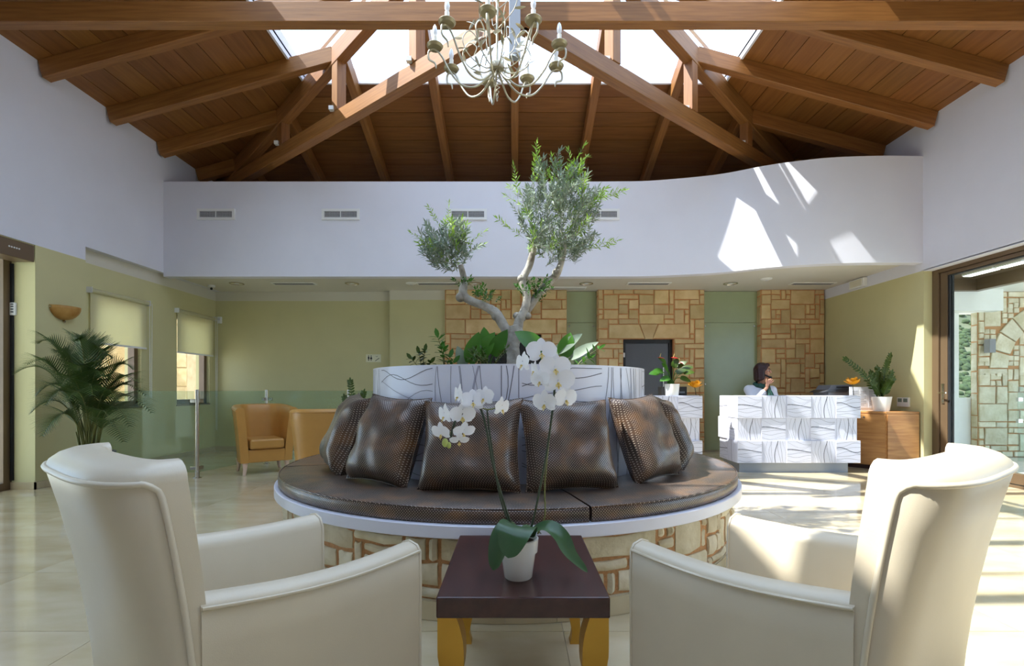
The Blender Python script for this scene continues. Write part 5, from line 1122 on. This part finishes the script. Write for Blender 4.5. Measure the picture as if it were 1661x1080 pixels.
c = P(1651, 665, 7.6); t = thing('glass_screen', 'frameless glass screen with steel clamps in front of the stone arch wall', 'screen', (c.x + .6, 7.6, 0)); MB().box(c.x, c.x + 1.2, 7.595, 7.605, -.003, 1.15).build('pane', 'door_glass', t)
for z in (.62, .95): MB().box(c.x - .01, c.x + .06, 7.58, 7.62, z - .03, z + .03).build('clamp', 'steel', t)
# hillside with shrubs
rows = []
for i in range(40):
    x = 10 + i * 2.4; rows.append([(x, 26 + j * 2.0, -.3 + (0 if j < 4 else (j - 4) ** 1.12 * 1.25) + 1.6 * mnoise.noise(Vector((x * .07, j * .22, 0))) * min(1, j / 4)) for j in range(26)])
hl = struct('ground_hill', MB().grid(rows), 'hill_green', smooth=60)
MB().grid([[(x, y, -.05 + .02 * (y - 12)) for y in (12, 20, 27, 31)] for x in (6, 20, 40, 90)]).build('red_field', 'hill_red', hl)
sh = MB(); g = random.Random(2)
for k in range(3600):
    yy = 33 + 43 * g.random() ** 1.3; xx = yy * g.uniform(.80, 1.2); i, j = (xx - 10) / 2.4, (yy - 26) / 2.0
    if not (0 <= i < 38.9 and 0 <= j < 24.9): continue
    a_, b_ = i - int(i), j - int(j); q = lambda m_, n_: Vector(rows[int(i) + m_][int(j) + n_])
    p = (q(0, 0) * (1 - a_) + q(1, 0) * a_) * (1 - b_) + (q(0, 1) * (1 - a_) + q(1, 1) * a_) * b_; r = g.uniform(.12, .38); sh.ball(p, (r, r, r * .8), 6, 4)
sh.build('shrubs', 'shrub', hl, kind='stuff', smooth=60)
# outdoors, window side: pale garden wall, stone pier and a low stone bank
wo = thing('wall_garden', kind='structure')
MB().box(-9.7, -9.5, 6.5, 24, -.13, 3.2).build('rendered_wall', 'render_cream', wo)
for (gx, gy, gw) in ((-7.02, 8.38, .34), (-8.2, 12.1, .4)):
    MB().box(gx - gw, gx + gw * .4, gy, gy + .4, -.13, 3.0).build('mortar_bed', 'stone', wo)
    z = -.1
    while z < 2.9:
        hh = rnd.choice([.3, .38, .46]); M2 = frame((gx - gw, gy, 0), (1, 0, 0), (0, 0, 1)); stone_poly(rect(0, gw * .7, z, z + hh), 0, M2, wo); stone_poly(rect(gw * .7, gw * 1.4, z, z + hh), 0, M2, wo); z += hh
cn = thing('sun_block_canopy', kind='structure')  # unseen canopy on posts, added to keep sun out of the left door
MB().box(-8.6, -5.62, -3.5, 5.6, 2.95, 3.1).build('slab', 'render_white', cn)
for y in (-3, 1.2): MB().box(-8.5, -8.2, y, y + .3, -.13, 2.95).build('post', 'render_white', cn)
MB().box(-8.35, -5.6, -3.5, 9.6, 4.5, 4.62).build('sun_block_eaves', 'render_white', cn)  # unseen overhang, added to shade the left windows from the sun
